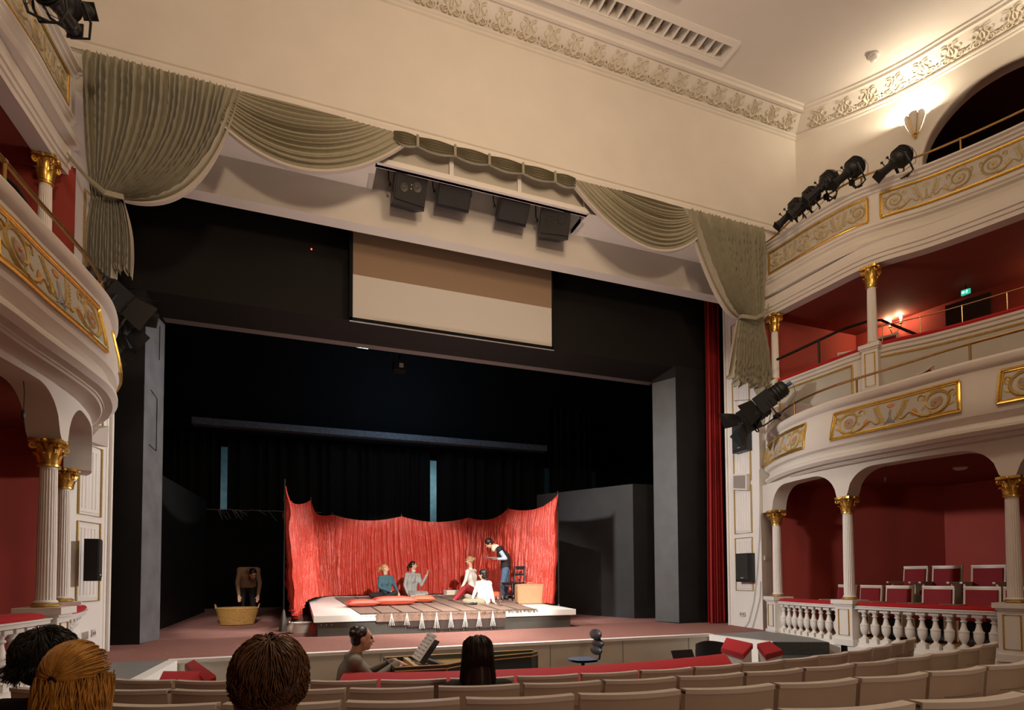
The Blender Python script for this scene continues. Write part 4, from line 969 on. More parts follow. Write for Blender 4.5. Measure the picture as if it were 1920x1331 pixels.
# ---- book-like flat box, goblet
p = pp(846, 1116); t = thing('flat_box', 'flat pale cardboard box on the rug at the foot of the red cloth', 'box', p, .1)
mb = MB(); mb.box((0, 0, .055 + .014), (.36, .25, .11)); mb.build('box_body', M['beige'], t, False, world=False); mb = MB(); mb.box((0, 0, .132), (.38, .27, .03)); mb.build('box_lid', M['paper'], t, False, world=False)
p = pp(938, 1137); t = thing('goblet', 'clear stemmed glass standing on the rug beside the white shirt sleeve', 'glass', p)
mb = MB(); mb.lathe([(.05, .014), (.05, .019), (.008, .025), (.008, .10), (.03, .12), (.06, .17), (.062, .21), (.058, .235), (.055, .235), (.058, .205), (.05, .16), (.004, .125)], p, 18); mb.build('glass_body', M['glass'], t)
# ---- black chair and tan suitcase
p = pp(962, 1127); t = thing('stage_chair', 'black wooden chair standing behind the tan suitcase', 'chair', p, -PI/2 + .35)
mb = MB(); mb.box((0, 0, .455), (.42, .42, .03)); mb.box((0, 0, .425), (.38, .38, .05)); mb.build('seat', M['blackpl'], t, False, world=False)
for x in (-.18, .18):
    mb = MB(); mb.tube([(x, -.18, .014), (x, -.175, .44)], .02, 6); mb.build('leg', M['blackpl'], t, world=False)
    mb = MB(); mb.tube([(x, .22, .014), (x, .185, .45), (x, .25, .86)], .02, 6); mb.build('leg', M['blackpl'], t, world=False)
mb = MB()
for z, y, h in ((.83, .247, .09), (.66, .218, .05)): mb.box((0, y, z), (.36, .022, h))
mb.build('backrest', M['blackpl'], t, False, world=False)
mb = MB(); mb.box((0, .0, .2), (.34, .02, .025)); mb.box((-.18, 0, .17), (.02, .36, .025)); mb.box((.18, 0, .17), (.02, .36, .025)); mb.build('stretcher', M['blackpl'], t, False, world=False)
p = pp(994, 1132); t = thing('suitcase', 'tan leather suitcase standing upright at the right of the platform', 'suitcase', p, -.1)
def rbox(w_, d, h, r, n=5):
    P = []
    for cx, cz, a0 in ((w_/2 - r, r, -PI/2), (w_/2 - r, h - r, 0), (-w_/2 + r, h - r, PI/2), (-w_/2 + r, r, PI)):
        for k in range(n + 1): a = a0 + PI/2*k/n; P.append((cx + r*math.cos(a), -d/2, cz + r*math.sin(a)))
    return P
mb = MB(); mb.extrude([(x, y, z + .014) for x, y, z in rbox(.68, .24, .45, .05)], (0, .24, 0)); mb.build('suitcase_body', M['case'], t, world=False)
mb = MB()
for y in (-.121, .121): mb.tube([(x, y, z + .014) for x, _, z in rbox(.66, .24, .43, .05)], .008, 5, closed=True)
mb.build('edge_piping', mat('brown_leather_trim', (.36, .2, .09), .5), t, world=False)
mb = MB(); mb.tube([(-.07, 0, .464), (-.065, 0, .49), (.065, 0, .49), (.07, 0, .464)], .012, 6); mb.build('handle', M['case'], t, world=False)
for x in (-.2, .2): mb = MB(); mb.box((x, -.05, .468), (.05, .05, .012)); mb.build('latch', M['brass'], t, False, world=False)
# ================================================================ PEOPLE
def fuse(mb, name, voxel, m_, parent, it=3, keep=True):
    me = bpy.data.meshes.new('tmp'); me.from_pydata(mb.v, [], mb.f); b = bmesh.new(); b.from_mesh(me); bmesh.ops.recalc_face_normals(b, faces=b.faces); b.to_mesh(me); b.free()
    o = bpy.data.objects.new('tmp', me); COL.objects.link(o)
    r = o.modifiers.new('r', 'REMESH'); r.mode = 'VOXEL'; r.voxel_size = voxel
    s = o.modifiers.new('s', 'SMOOTH'); s.factor = .5; s.iterations = it
    dg = bpy.context.evaluated_depsgraph_get(); dg.update(); e = o.evaluated_get(dg)
    nm = bpy.data.meshes.new_from_object(e); bpy.data.objects.remove(o); bpy.data.meshes.remove(me)
    nm.name = name; nm.materials.clear(); nm.materials.append(m_); nm.polygons.foreach_set('use_smooth', [True]*len(nm.polygons))
    return link(name, nm, parent)
def basis(f, up=Vector((0, 0, 1))):
    f = f.normalized(); r = f.cross(up); r = r.normalized() if r.length > 1e-3 else Vector((1, 0, 0)); u = r.cross(f).normalized(); return r, f, u
def head(mb, c, f, up, k):
    r, f, u = basis(f, up); R = Matrix((r, f, u)).transposed()
    P = lambda x, y, z: c + r*x*k + f*y*k + u*z*k
    mb.ell(P(0, -.012, .03), (.074*k, .094*k, .088*k), R, 20, 14); mb.ell(P(0, .022, -.035), (.058*k, .068*k, .078*k), R, 16, 12); mb.ell(P(0, .055, -.085), (.028*k, .028*k, .022*k), R, 10, 8)
    mb.capsule(P(0, .088, .018), P(0, .108, -.022), .009*k, .014*k, 8)
    for s in (-1, 1): mb.ell(P(s*.073, -.008, -.008), (.011*k, .02*k, .030*k), R, 8, 8); mb.ell(P(s*.036, .066, -.022), (.022*k, .02*k, .022*k), R, 8, 8)
    mb.capsule(P(-.03, .083, .038), P(.03, .083, .038), .010*k, .010*k, 8)
    return P, R
def hand(mb, wrist, d, n, k, curl=.5, thumb=1):
    """palm and five separate fingers; d points along the hand, n out of the palm"""
    d = d.normalized(); s = d.cross(n).normalized(); n = s.cross(d).normalized()
    for a in (-.028, -.010, .010, .027): mb.capsule(wrist + d*.01*k + s*a*.6*k, wrist + d*.085*k + s*a*k, .013*k, .012*k, 8)
    for a, L, w_ in ((-.030, .078, .0085), (-.010, .088, .009), (.011, .083, .0088), (.030, .064, .0078)):
        p = wrist + d*.088*k + s*a*k; dd = d.copy()
        for j in range(3):
            dd = (dd*math.cos(curl*.5) + n*math.sin(curl*.5)).normalized(); q = p + dd*L*k*(.45, .32, .25)[j]; mb.capsule(p, q, w_*k*(1, .94, .86)[j], w_*k*(.95, .88, .75)[j], 7); p = q
    p = wrist + d*.03*k - s*.026*k*thumb; dd = (d*.75 - s*.6*thumb + n*.25).normalized(); q = p + dd*.04*k; mb.capsule(p, q, .012*k, .0105*k, 7); q2 = q + (dd + d*.4).normalized()*.032*k; mb.capsule(q, q2, .010*k, .008*k, 7)
def limb(mb, pts, radii, seg=12):
    for a, b, r1, r2 in zip(pts, pts[1:], radii, radii[1:]): mb.capsule(a, b, r1, r2, seg)
def person(label, J, face, up=Vector((0, 0, 1)), k=1., top='greyk', bottom='darkcl', shoe='shoe', vox=.011, sleeve=1., female=False, curl=.5, headvox=None, bottom_name='trousers', top_name='jumper', group=None, feet=True, vest=None):
    V = {a: Vector(b) for a, b in J.items()}; t = thing('person', label, 'person', (V['pelvis'].x, V['pelvis'].y, min(p.z for p in V.values())), group=group)
    b = MB(); P, R = head(b, V['head'], face, up, k); sh = [V['shL'], V['shR']]; chest = (sh[0] + sh[1])/2; hw = (sh[0] - sh[1]).length/2
    limb(b, [chest, V['head'] - (V['head'] - chest)*.15 - face.normalized()*.015*k], [.062*k, .05*k])
    def torso(m, g):
        pel = V['pelvis']; mid = chest.lerp(pel, .5) if 'waist' not in V else V['waist']
        ax = (sh[0] - sh[1]).normalized()
        m.capsule(sh[0], sh[1], .062*k + g, .062*k + g); hp = ax*(.085*k)
        for f_ in (-1, 0, 1):
            limb(m, [chest + ax*f_*hw*.62 - (chest - pel).normalized()*.05*k, chest.lerp(pel, .28) + ax*f_*hw*.62, mid + ax*f_*hw*.42, pel + hp*f_*.85], [.075*k + g, (.098 if not female else .092)*k + g, (.092 if not female else .082)*k + g, .105*k + g])
        if female:
            fw = face.copy(); fw.z = 0; fw.normalize()
            for f_ in (-1, 1): m.ell(chest.lerp(pel, .30) + ax*f_*hw*.42 + fw*.07*k, .062*k + g)
    torso(b, 0)
    for s in ('L', 'R'):
        limb(b, [V['sh' + s], V['el' + s], V['ha' + s]], [.050*k, .038*k, .026*k]); d = V['ha' + s] - V['el' + s]
        hd = Vector(J['hd' + s]) if 'hd' + s in J else d; n = Vector(J['hn' + s]) if 'hn' + s in J else Vector((0, 0, -1)); 
        if abs(hd.normalized().dot(n.normalized())) > .9: n = Vector((face.x, face.y, 0))
        hand(b, V['ha' + s], hd, n, k, curl, 1 if s == 'L' else -1)
    if feet:
        for s in ('L', 'R'):
            limb(b, [V['hip' + s], V['kn' + s], V['an' + s]], [.085*k, .056*k, .038*k]); d = (V['to' + s] - V['an' + s]).normalized(); limb(b, [V['an' + s], V['to' + s]], [.036*k, .028*k])
    else: limb(b, [V['hipL'], V['knL']], [.085*k, .06*k]); limb(b, [V['hipR'], V['knR']], [.085*k, .06*k])
    body = fuse(b, 'body', vox, M['skin'], t)
    m = MB(); torso(m, .014*k)
    for s in ('L', 'R'):
        e = V['el' + s].lerp(V['ha' + s], .93 if sleeve >= 1 else sleeve)
        limb(m, [V['sh' + s], V['el' + s], e], [.060*k, .050*k, .036*k])
    m.capsule(chest, chest.lerp(V['head'], .30), .068*k, .062*k)
    fuse(m, top_name, vox*1.1, M[top], t)
    m = MB(); pel = V['pelvis']; ax = (sh[0] - sh[1]).normalized()
    limb(m, [pel - ax*.085*k + Vector((0, 0, .06*k)), pel + ax*.085*k + Vector((0, 0, .06*k))], [.105*k, .105*k]); limb(m, [pel - ax*.07*k, pel + ax*.07*k], [.118*k, .118*k])
    for s in ('L', 'R'):
        pts = [V['hip' + s], V['kn' + s]] + ([V['kn' + s].lerp(V['an' + s], .95)] if feet else []); limb(m, pts, [.100*k, .072*k, .050*k][:len(pts)])
    fuse(m, bottom_name, vox*1.1, M[bottom], t)
    if feet:
        for s in ('L', 'R'):
            m = MB(); d = (V['to' + s] - V['an' + s]); limb(m, [V['an' + s] - d*.25 + Vector((0, 0, -.015*k)), V['an' + s] + d*.5, V['to' + s] + d*.15], [.042*k, .042*k, .034*k]); fuse(m, 'shoe', vox, M[shoe], t)
    for s in (-1, 1): m = MB(); m.ell(P(s*.031, .084, .012), .0105*k, None, 8, 6); m.build('eye', M['eye'], t)
    m = MB(); m.capsule(P(-.018, .092, -.050), P(.018, .092, -.050), .006*k, .006*k, 6); m.build('mouth', M['lip'], t)
    if vest:
        m = MB(); torso(m, .024*k); fuse(m, 'waistcoat', vox*1.1, M[vest], t)
    return t, P, R, V
def strand_hair(t, P, strands, m_, r=.0022, name='hair', seg=3):
    mb = MB()
    for path in strands:
        n = len(path) - 1; mb.tube(path, [r*(1 - .6*(i/n)**2) for i in range(n + 1)], seg, caps=False)
    return mb.build(name, M[m_], t, angle=180, recalc=False)
def cap_hair(t, P, R, k, m_, grow=1.0, low=-.02, extra=None, vox=.011):
    """short cap over the skull with an open face; extra(mb, P) adds buns and tails"""
    mb = MB(); mb.ell(P(0, -.022, .040), (.083*k*grow, .098*k*grow, .090*k*grow), R, 18, 12); mb.ell(P(0, -.055, -.01), (.076*k*grow, .06*k*grow, .07*k*grow), R, 14, 10)
    if extra: extra(mb, P)
    return fuse(mb, 'hair', vox, M[m_], t, 2)
# ---------------- on the platform
def Jy(y): return lambda px, py, dy=0.: pY(px, py, y + dy)
fd = Vector((.94, -.34, 0))           # to the right along the picture
q = Jy(15.2)
J = dict(head=q(722, 1066), shL=q(734, 1084, .12), shR=q(713, 1084, -.1), pelvis=q(722, 1114), elL=q(741, 1100, .12), elR=q(711, 1101, -.2), haL=q(746, 1110, -.1), haR=q(733, 1109, -.32),
         hipL=q(727, 1116, .1), hipR=q(718, 1116, -.08), knL=q(742, 1112, -.5), knR=q(697, 1116, -.45), anL=q(716, 1121, -.75), anR=q(722, 1121, -.62), toL=q(708, 1123, -.8), toR=q(731, 1122, -.7))
t, P, R, V = person('woman with a fair bun and teal roll-neck jumper sitting on the rug', J, fd, k=.94, top='tealk', bottom='darkcl', female=True, bottom_name='leggings')
cap_hair(t, P, R, .94, 'hlblond', extra=lambda m, P: (m.ell(P(0, -.14, .0), .05), m.ell(P(0, -.165, -.05), (.03, .03, .05))))
m = MB(); m.tube([P(.06*math.sin(a), .02 + .055*math.cos(a) - .02, -.20 - .16*max(0, math.cos(a))) for a in [2*PI*i/20 for i in range(20)]], .006, 5, closed=True); m.build('necklace', M['brass'], t)
q = Jy(15.75)
J = dict(head=q(775, 1060), shL=q(785, 1079, .15), shR=q(763, 1078, -.12), pelvis=q(770, 1112), elL=q(790, 1097, -.05), elR=q(759, 1097, -.2), haL=q(801, 1077, -.18), haR=q(764, 1112, -.28), hdL=(.15, -.2, 1), hnL=(.6, -.8, 0),
         hipL=q(776, 1113, .1), hipR=q(767, 1113, -.1), knL=q(799, 1113, -.3), knR=q(794, 1116, -.5), anL=q(776, 1119, -.5), anR=q(770, 1119, -.6), toL=q(768, 1120, -.5), toR=q(763, 1121, -.6))
t, P, R, V = person('dark-haired woman in a grey cardigan raising one hand on the rug', J, fd, k=.95, top='greyk', bottom='plaid', female=True, curl=.7, bottom_name='skirt_and_tights', top_name='cardigan')
cap_hair(t, P, R, .95, 'hdbrown', extra=lambda m, P: (m.capsule(P(0, -.11, .02), P(0, -.15, -.05), .035, .04), m.capsule(P(0, -.15, -.05), P(0, -.15, -.17), .04, .018)))
m = MB(); m.box(P(0, .03, -.155), (.13, .06, .045), R); m.build('white_collar', M['whitec'], t, False)
q = Jy(15.1); fl2 = Vector((-.94, .25, -.1))
J = dict(head=q(880, 1051), shL=q(877, 1072, -.14), shR=q(889, 1071, .16), pelvis=q(887, 1107), elL=q(873, 1088, -.22), elR=q(884, 1088, .1), haL=q(866, 1102, -.35), haR=q(874, 1103, -.1),
         hipL=q(884, 1109, -.1), hipR=q(888, 1108, .08), knL=q(870, 1103, -.75), knR=q(877, 1100, -.45), anL=q(850, 1126, -1.15), anR=q(856, 1124, -.95), toL=q(842, 1128, -1.2), toR=q(848, 1126, -1.))
M['redskirt'] = mat('dark_red_skirt', (.42, .035, .045), .8)
t, P, R, V = person('fair-haired woman in a white top and red skirt sitting upright before the standing man', J, fl2, k=.97, top='whitec', bottom='redskirt', female=True, bottom_name='red_skirt', top_name='white_top')
cap_hair(t, P, R, .97, 'hlblond', extra=lambda m, P: (m.ell(P(0, -.12, .03), (.05, .05, .05)),))
q = Jy(12.75); fl3 = Vector((-.75, .65, -.1))
J = dict(head=q(905, 1077), shL=q(897, 1094, .05), shR=q(917, 1094, -.02), pelvis=q(905, 1128), waist=q(908, 1112), elL=q(891, 1108, .1), elR=q(922, 1113, -.05), haL=q(886, 1122, .05), haR=q(926, 1129, -.08), hdR=(.4, -.5, -.3),
         hipL=q(899, 1129, .08), hipR=q(903, 1130, -.1), knL=q(876, 1118, .25), knR=q(872, 1127, -.1), anL=q(884, 1130, .35), anR=q(890, 1131, -.25), toL=q(876, 1131, .4), toR=q(881, 1133, -.3))
t, P, R, V = person('short dark-haired woman in a white shirt seen from behind leaning on one arm', J, fl3, k=.93, top='whitec', bottom='khaki', female=True, top_name='shirt')
cap_hair(t, P, R, .93, 'hdark', 1.10, extra=lambda m, P: (m.ell(P(0, -.05, -.06), (.08, .07, .07)),))
q = Jy(13.95); fl4 = Vector((-.75, .1, -.66))
J = dict(head=q(917, 1019), shL=q(936, 1030, -.16), shR=q(939, 1029, .18), pelvis=q(948, 1062), waist=q(948, 1045), elL=q(948, 1047, -.24), elR=q(944, 1047, .2), haL=q(934, 1048, -.22), haR=q(931, 1047, .12), hnL=(0, 0, 1), hnR=(0, 0, 1),
         hipL=q(948, 1066, -.1), hipR=q(949, 1066, .1), knL=q(943, 1094, -.1), knR=q(948, 1094, .12), anL=q(942, 1122, -.05), anR=q(949, 1121, .15), toL=q(932, 1124, -.1), toR=q(939, 1123, .12))
t, P, R, V = person('man in a dark waistcoat and jeans bending over the tray he holds', J, fl4, up=Vector((-.55, 0, .8)), k=1.0, top='bluesh', bottom='denim', vest='darkcl', top_name='shirt', curl=.25, bottom_name='jeans')
cap_hair(t, P, R, 1., 'hdark', 1.06)
c_ = V['shL'].lerp(V['shR'], .5).lerp(V['head'], .38); m = MB(); m.ell(c_, (.10, .11, .075)); m.ell(c_ + Vector((-.07, -.02, -.04)), (.06, .08, .09)); fuse(m, 'scarf', .014, M['beige'], t)
c_ = pY(924, 1046, 13.9); tr_ = thing('serving_tray', 'flat grey tray held out by the standing man', 'tray', c_, 0); mb = MB(); mb.lathe([(.19, 0), (.20, .006), (.215, .03), (.208, .03), (.195, .012), (.01, .01)], c_ + Vector((0, 0, -.012)), 26, sx=1.0, sy=.75); mb.build('tray_body', M['bluegrey'], tr_)
# stooping figure behind the basket, in the dark
q = Jy(14.6); fg = Vector((.35, -.7, -.6))
J = dict(head=q(474, 1076, -.42), shL=q(482, 1069, -.1), shR=q(450, 1069, -.1), pelvis=q(464, 1098, .1), elL=q(487, 1093, -.25), elR=q(445, 1093, -.25), haL=q(484, 1116, -.42), haR=q(448, 1116, -.42),
         hipL=q(472, 1100, .1), hipR=q(456, 1100, .1), knL=q(475, 1128, .0), knR=q(453, 1128, .0), anL=q(474, 1154, .1), anR=q(455, 1154, .1), toL=q(476, 1158, -.12), toR=q(452, 1158, -.12))
t, P, R, V = person('dim figure in a tan top and dark trousers stooping behind the wicker basket', J, fg, up=Vector((.1, -.5, .8)), k=1.0, top='browntop', bottom='darkcl')
cap_hair(t, P, R, 1., 'hdbrown')
# ================================================================ ORCHESTRA PIT
ZP = -.72
# harpsichord, keyboard end to the left
t = thing('harpsichord', 'dark green harpsichord with ochre lines and open tan soundboard in the pit', 'harpsichord', (1.8, 6.3, ZP))
out = [(.93, 5.86), (1.46, 5.84), (1.66, 5.98), (1.88, 6.14), (2.15, 6.26), (2.62, 6.36), (2.74, 6.46), (2.74, 6.64), (.93, 6.66)]
zt, zb = .21, -.03
def inset(P, d):
    n = len(P); o = []
    for i in range(n):
        a, b, c = Vector(P[i - 1]), Vector(P[i]), Vector(P[(i + 1) % n]); e1, e2 = (b - a).normalized(), (c - b).normalized(); n1, n2 = Vector((-e1.y, e1.x)), Vector((-e2.y, e2.x)); m = (n1 + n2).normalized(); o.append(tuple(b + m*d/max(.4, m.dot(n1))))
    return o
inn = inset(out, .022); n = len(out); mb = MB()
mb.grid([[(x, y, z) for x, y in P] for P, z in ((out, zb), (out, zt), (inn, zt), (inn, zb + .05))], cu=True); mb.build('case_wall', M['harps'], t, False)
mb = MB(); mb.prism(inn, zb, zt - .06); mb.build('soundboard', M['soundb'], t, False)
mb = MB(); P = inset(out, .011); mb.tube([(x, y, zt + .002) for x, y in P], .010, 5, closed=True); mb.build('ochre_edge', M['ochre'], t)
mb = MB()
for i in range(n - 2):
    a, b = Vector(out[i]), Vector(out[i + 1]); e = (b - a).normalized(); nn = Vector((e.y, -e.x))*.004
    L = (b - a).length
    for z in (zb + .035, zt - .035): mb.tube([(*(a + nn), z), (*(b + nn), z)], .008, 4)
for i in (0, 1, 6, 7): p = Vector(out[i]); mb.tube([(p.x + (.02 if i == 0 else 0), p.y - .004, zb + .035), (p.x + (.02 if i == 0 else 0), p.y - .004, zt - .035)], .008, 4)
o = mb.build('ochre_banding', M['ochre'], t); o['kind'] = 'stuff'
mb = MB(); mb.bb((.955, 5.89, zt - .06), (1.13, 6.62, zt - .045)); mb.build('key_bed', M['harps'], t, False)
mb = MB()
for k in range(36): y = 5.91 + k*.0193; mb.bb((.97, y, zt - .045), (1.10, y + .0178, zt - .03))
o = mb.build('keyboard', M['ivory'], t, False); o['kind'] = 'stuff'
mb = MB(); mb.bb((1.15, 5.88, zt - .07), (1.20, 6.63, zt - .005)); mb.build('name_board', M['soundb'], t, False)
mb = MB(); mb.box((1.40, 6.25, zt - .02), (.05, .80, .045), Matrix.Rotation(.12, 3, 'Z')); mb.build('jack_rail', M['harps'], t, False)
mb = MB()
for k in range(18): y = 5.92 + k*.038; x1 = 1.45 + (y - 5.88)*1.55; mb.tube([(1.22, y, zt - .04), (min(2.66, x1), y, zt - .045)], .0022, 3)
o = mb.build('string', M['brassp'], t); o['kind'] = 'stuff'
for x, y in ((1.05, 5.98), (1.05, 6.55), (2.55, 6.5), (1.7, 6.15)): mb = MB(); mb.lathe([(.025, 0), (.035, .03), (.022, .08), (.035, .35), (.03, .60), (.04, .69)], (x, y, ZP), 10); mb.build('leg', M['harps'], t)
# music desk with open book
t = thing('music_desk', 'slanted music desk on the harpsichord', 'music stand', (1.30, 6.25, zt))
mb = MB(); Rm = Matrix.Rotation(-.45, 3, 'Y'); mb.box((1.33, 6.22, zt + .12), (.012, .52, .28), Matrix.Rotation(.62, 3, 'Y')); mb.build('desk_panel', M['harps'], t, False); mb = MB(); mb.box((1.27, 6.22, zt + .0), (.05, .52, .012)); mb.build('ledge', M['harps'], t, False)
t = thing('sheet_music', 'open white sheet music standing on the harpsichord desk', 'sheet music', (1.29, 6.22, zt + .02))
Rm = Matrix.Rotation(.62, 3, 'Y')
for s in (-1, 1):
    rows = [[Vector((1.315, 6.22, zt + .15)) + Rm @ Vector((-.012 - .02*math.sin(PI*min(1, j/6)), s*j*.036, .16*v)) for j in range(7)] for v in (-1, 1)]; mb = MB(); mb.grid(rows); mb.build('page', M['paper'], t)
    mb = MB()
    for r in range(7): mb.tube([Vector((1.315, 6.22, zt + .15)) + Rm @ Vector((-.015 - .02*math.sin(PI*min(1, j/6)), s*j*.036, .13 - r*.042)) for j in (1, 3, 5)], .0016, 3)
    mb.build('staves', M['blackpl'], t)
# player
fq = Vector((1, .08, -.05)).normalized(); hc = Vector((.66, 6.28, .47))
J = dict(head=hc, shL=hc + Vector((-.09, .22, -.22)), shR=hc + Vector((-.09, -.20, -.22)), pelvis=hc + Vector((-.20, 0, -.68)), elL=hc + Vector((.10, .28, -.40)), elR=hc + Vector((.08, -.26, -.40)), haL=hc + Vector((.36, .12, -.26)), haR=hc + Vector((.36, -.12, -.25)),
         hdL=(1, 0, -.35), hdR=(1, 0, -.35), hipL=hc + Vector((-.1, .1, -.70)), hipR=hc + Vector((-.1, -.1, -.70)), knL=hc + Vector((.30, .13, -.70)), knR=hc + Vector((.30, -.13, -.70)), anL=hc + Vector((.28, .13, -1.08)), anR=hc + Vector((.28, -.13, -1.08)), toL=hc + Vector((.42, .13, -1.12)), toR=hc + Vector((.42, -.13, -1.12)))
t, P, R, V = person('man in a taupe jumper playing the harpsichord in profile', J, fq, k=1.1, top='brownk', bottom='darkcl', curl=.6)
cap_hair(t, P, R, 1., 'hdark2' if 'hdark2' in M else 'hdbrown', 1.03, extra=lambda m, P: [m.ell(P(.05*math.cos(i*2.4), -.06 + .05*math.sin(i*1.7), .05 + .05*math.sin(i)), .035) for i in range(8)])
t = thing('piano_bench', 'black bench under the harpsichord player', 'bench', (.53, 6.28, ZP)); mb = MB(); mb.box((.53, 6.28, -.335), (.36, .6, .05)); mb.build('seat', M['blackpl'], t, False)
for x in (.39, .67):
    for y in (6.02, 6.54): mb = MB(); mb.tube([(x, y, ZP), (x, y, -.35)], .02, 6); mb.build('leg', M['blackpl'], t)
# orchestra chairs
c = pz(1093, 1237, -.22); t = thing('orchestra_chair', 'black orchestra chair with stacked back pads against the grey pit wall', 'chair', (c.x, c.y, ZP), 0)
mb = MB(); rows = []
for sg, z in ((1, .035), (-1, -.03)):
    mb.grid([[(c.x + .23*a*math.sqrt(1 - b*b*.4), c.y + .22*b*math.sqrt(1 - a*a*.4), c.z + z*(1 - .5*max(abs(a), abs(b))**4)) for a in [i/5 - 1 for i in range(11)]] for b in [i/5 - 1 for i in range(11)]])
mb.build('seat', M['seatblue'], t)
for z, dx, h in ((.14, .24, .10), (.25, .27, .10), (.40, .23, .12)): mb = MB(); mb.ell((c.x + dx, c.y, c.z + z), (.045, .19, h*.72), Matrix.Rotation(.15, 3, 'Y')); mb.build('back_pad', M['blackpl'], t)
mb = MB(); mb.tube([(c.x + .1, c.y, c.z - .04), (c.x + .30, c.y, c.z), (c.x + .33, c.y, c.z + .2), (c.x + .29, c.y, c.z + .44)], .018, 6); mb.tube([(c.x, c.y, c.z - .04), (c.x, c.y, ZP + .06)], .03, 8); mb.build('frame', M['blackmetal'], t)
for k in range(5): a = k*2*PI/5; mb = MB(); mb.tube([(c.x, c.y, ZP + .07), (c.x + .27*math.cos(a), c.y + .27*math.sin(a), ZP + .03)], .018, 6); mb.build('leg', M['blackmetal'], t)
c = pz(1328, 1217, .05); t = thing('orchestra_chair', 'black chair back showing just above the red rail end', 'chair', (c.x, c.y, ZP)); mb = MB()
rows = []
for d in (0, .03): rows.append([[(c.x + .24*a, c.y + d - .05*a*a, c.z + b*.12 - (.03*a*a if b > 0 else -.02*a*a)) for a in [i/6 - 1 for i in range(13)]] for b in (-1, -.3, .3, .85, 1)])
mb.grid(rows[0]); mb.grid(rows[1]); mb.grid([rows[0][-1], rows[1][-1]]); mb.grid([[r[0] for r in rows[0]], [r[0] for r in rows[1]]]); mb.grid([[r[-1] for r in rows[0]], [r[-1] for r in rows[1]]]); mb.build('backrest', M['blackpl'], t)
mb = MB(); mb.box((c.x, c.y + .24, c.z - .38), (.42, .42, .05)); mb.build('seat', M['blackpl'], t, False)
for x in (-.17, .17):
    for y in (.05, .42): mb = MB(); mb.tube([(c.x + x, c.y + y, ZP), (c.x + x, c.y + y*.9 + .01, c.z - .38 if y > .1 else c.z)], .014, 6); mb.build('leg', M['blackmetal'], t)
c = pz(1281, 1229, .02); t = thing('music_stand', 'black music stand top just above the red rail', 'music stand', (c.x, c.y, ZP)); mb = MB(); mb.box(c, (.34, .02, .16), Matrix.Rotation(-.5, 3, 'X')); mb.build('desk_panel', M['blackmetal'], t, False); mb = MB(); mb.tube([(c.x, c.y + .02, ZP), (c.x, c.y + .02, c.z)], .014, 6); mb.lathe([(.20, 0), (.2, .01), (.02, .05)], (c.x, c.y + .02, ZP), 12); mb.build('stand_pole', M['blackmetal'], t)
# padded red rail between stalls and pit
RC = Vector((3.15, 12.9))
t = thing('pit_rail', 'long curved rail padded in red velvet between front row and pit', 'rail', (2.6, 5.2, stalls_z(5.)))
def arc(r, a, z): return Vector((RC.x + r*math.sin(a), RC.y - r*math.cos(a), z))
a0, a1 = -.372, .215
rows = [[arc(r, lerp(a0, a1, i/60) + (da if i == 60 else 0), z) for r, z, da in ((7.30, .08, .02), (7.32, .15, .022), (7.38, .17, .02), (7.46, .165, .016), (7.70, .08, -.018), (7.735, .05, -.02), (7.735, .02, -.02), (7.3, .02, .02))] for i in range(61)]
mb = MB(); mb.grid(rows, cu=True); k = len(mb.v); mb.f.append(tuple(range(8))); mb.mi.append(0); mb.f.append(tuple(range(k - 8, k))); mb.mi.append(0); mb.build('velvet_pad', M['velvet'], t)
mb = MB(); rows = [[arc(r, lerp(a0, a1, i/60), z) for r, z in ((7.36, .02), (7.36, -.72), (7.66, -.72), (7.66, .02))] for i in range(61)]; mb.grid(rows, cu=True); mb.f += [(0, 1, 2, 3), (240, 241, 242, 243)]; mb.mi += [0, 0]; mb.build('white_panel', M['white'], t)
def pad(name, label, B, F_, zb, zf, side):
    c = (Vector(B[0]) + Vector(B[1]) + Vector(F_[0]) + Vector(F_[1]))/4; t = thing(name, label, 'rail', (c.x, c.y, stalls_z(5.)))
    hi = [Vector((*B[0], zb)), Vector((*B[1], zb)), Vector((*F_[1], zf)), Vector((*F_[0], zf))]; cc = sum(hi, Vector())/4
    top = [p.lerp(cc, .04) + Vector((0, 0, .012)) for p in hi]; mb = MB(); mb.hexa([p - Vector((0, 0, .055)) for p in hi], hi); mb.hexa(hi, top); mb.build('velvet_pad', M['velvet'], t)
    lo = [p.lerp(cc, .08) for p in hi]; mb = MB(); mb.hexa([Vector((p.x, p.y, -.62)) for p in lo], [p - Vector((0, 0, .055)) for p in lo]); mb.build('white_panel', M['white'], t, False)
pad('padded_rail_end', 'red padded rail end sloping left, beside the right landing', [(5.77, 6.70), (5.58, 5.98)], [(5.42, 6.40), (5.24, 5.78)], .225, .13, 1)
pad('padded_rail_end', 'red padded rail end sloping right, next to the dark steps', [(5.62, 5.95), (5.98, 6.10)], [(5.44, 5.62), (5.98, 5.88)], .225, .13, 1)
pad('padded_rail_end', 'red padded rail end left of the brown-haired boy, parallel to the front row', [(-1.19, 6.40), (-.82, 6.24)], [(-1.16, 5.97), (-.76, 5.84)], .22, .16, -1)
pad('padded_rail_end', 'narrow slanting red padded rail at the left end of the pit', [(-1.02, 7.02), (-.66, 5.78)], [(-1.10, 7.0), (-.74, 5.76)], .24, .20, -1)
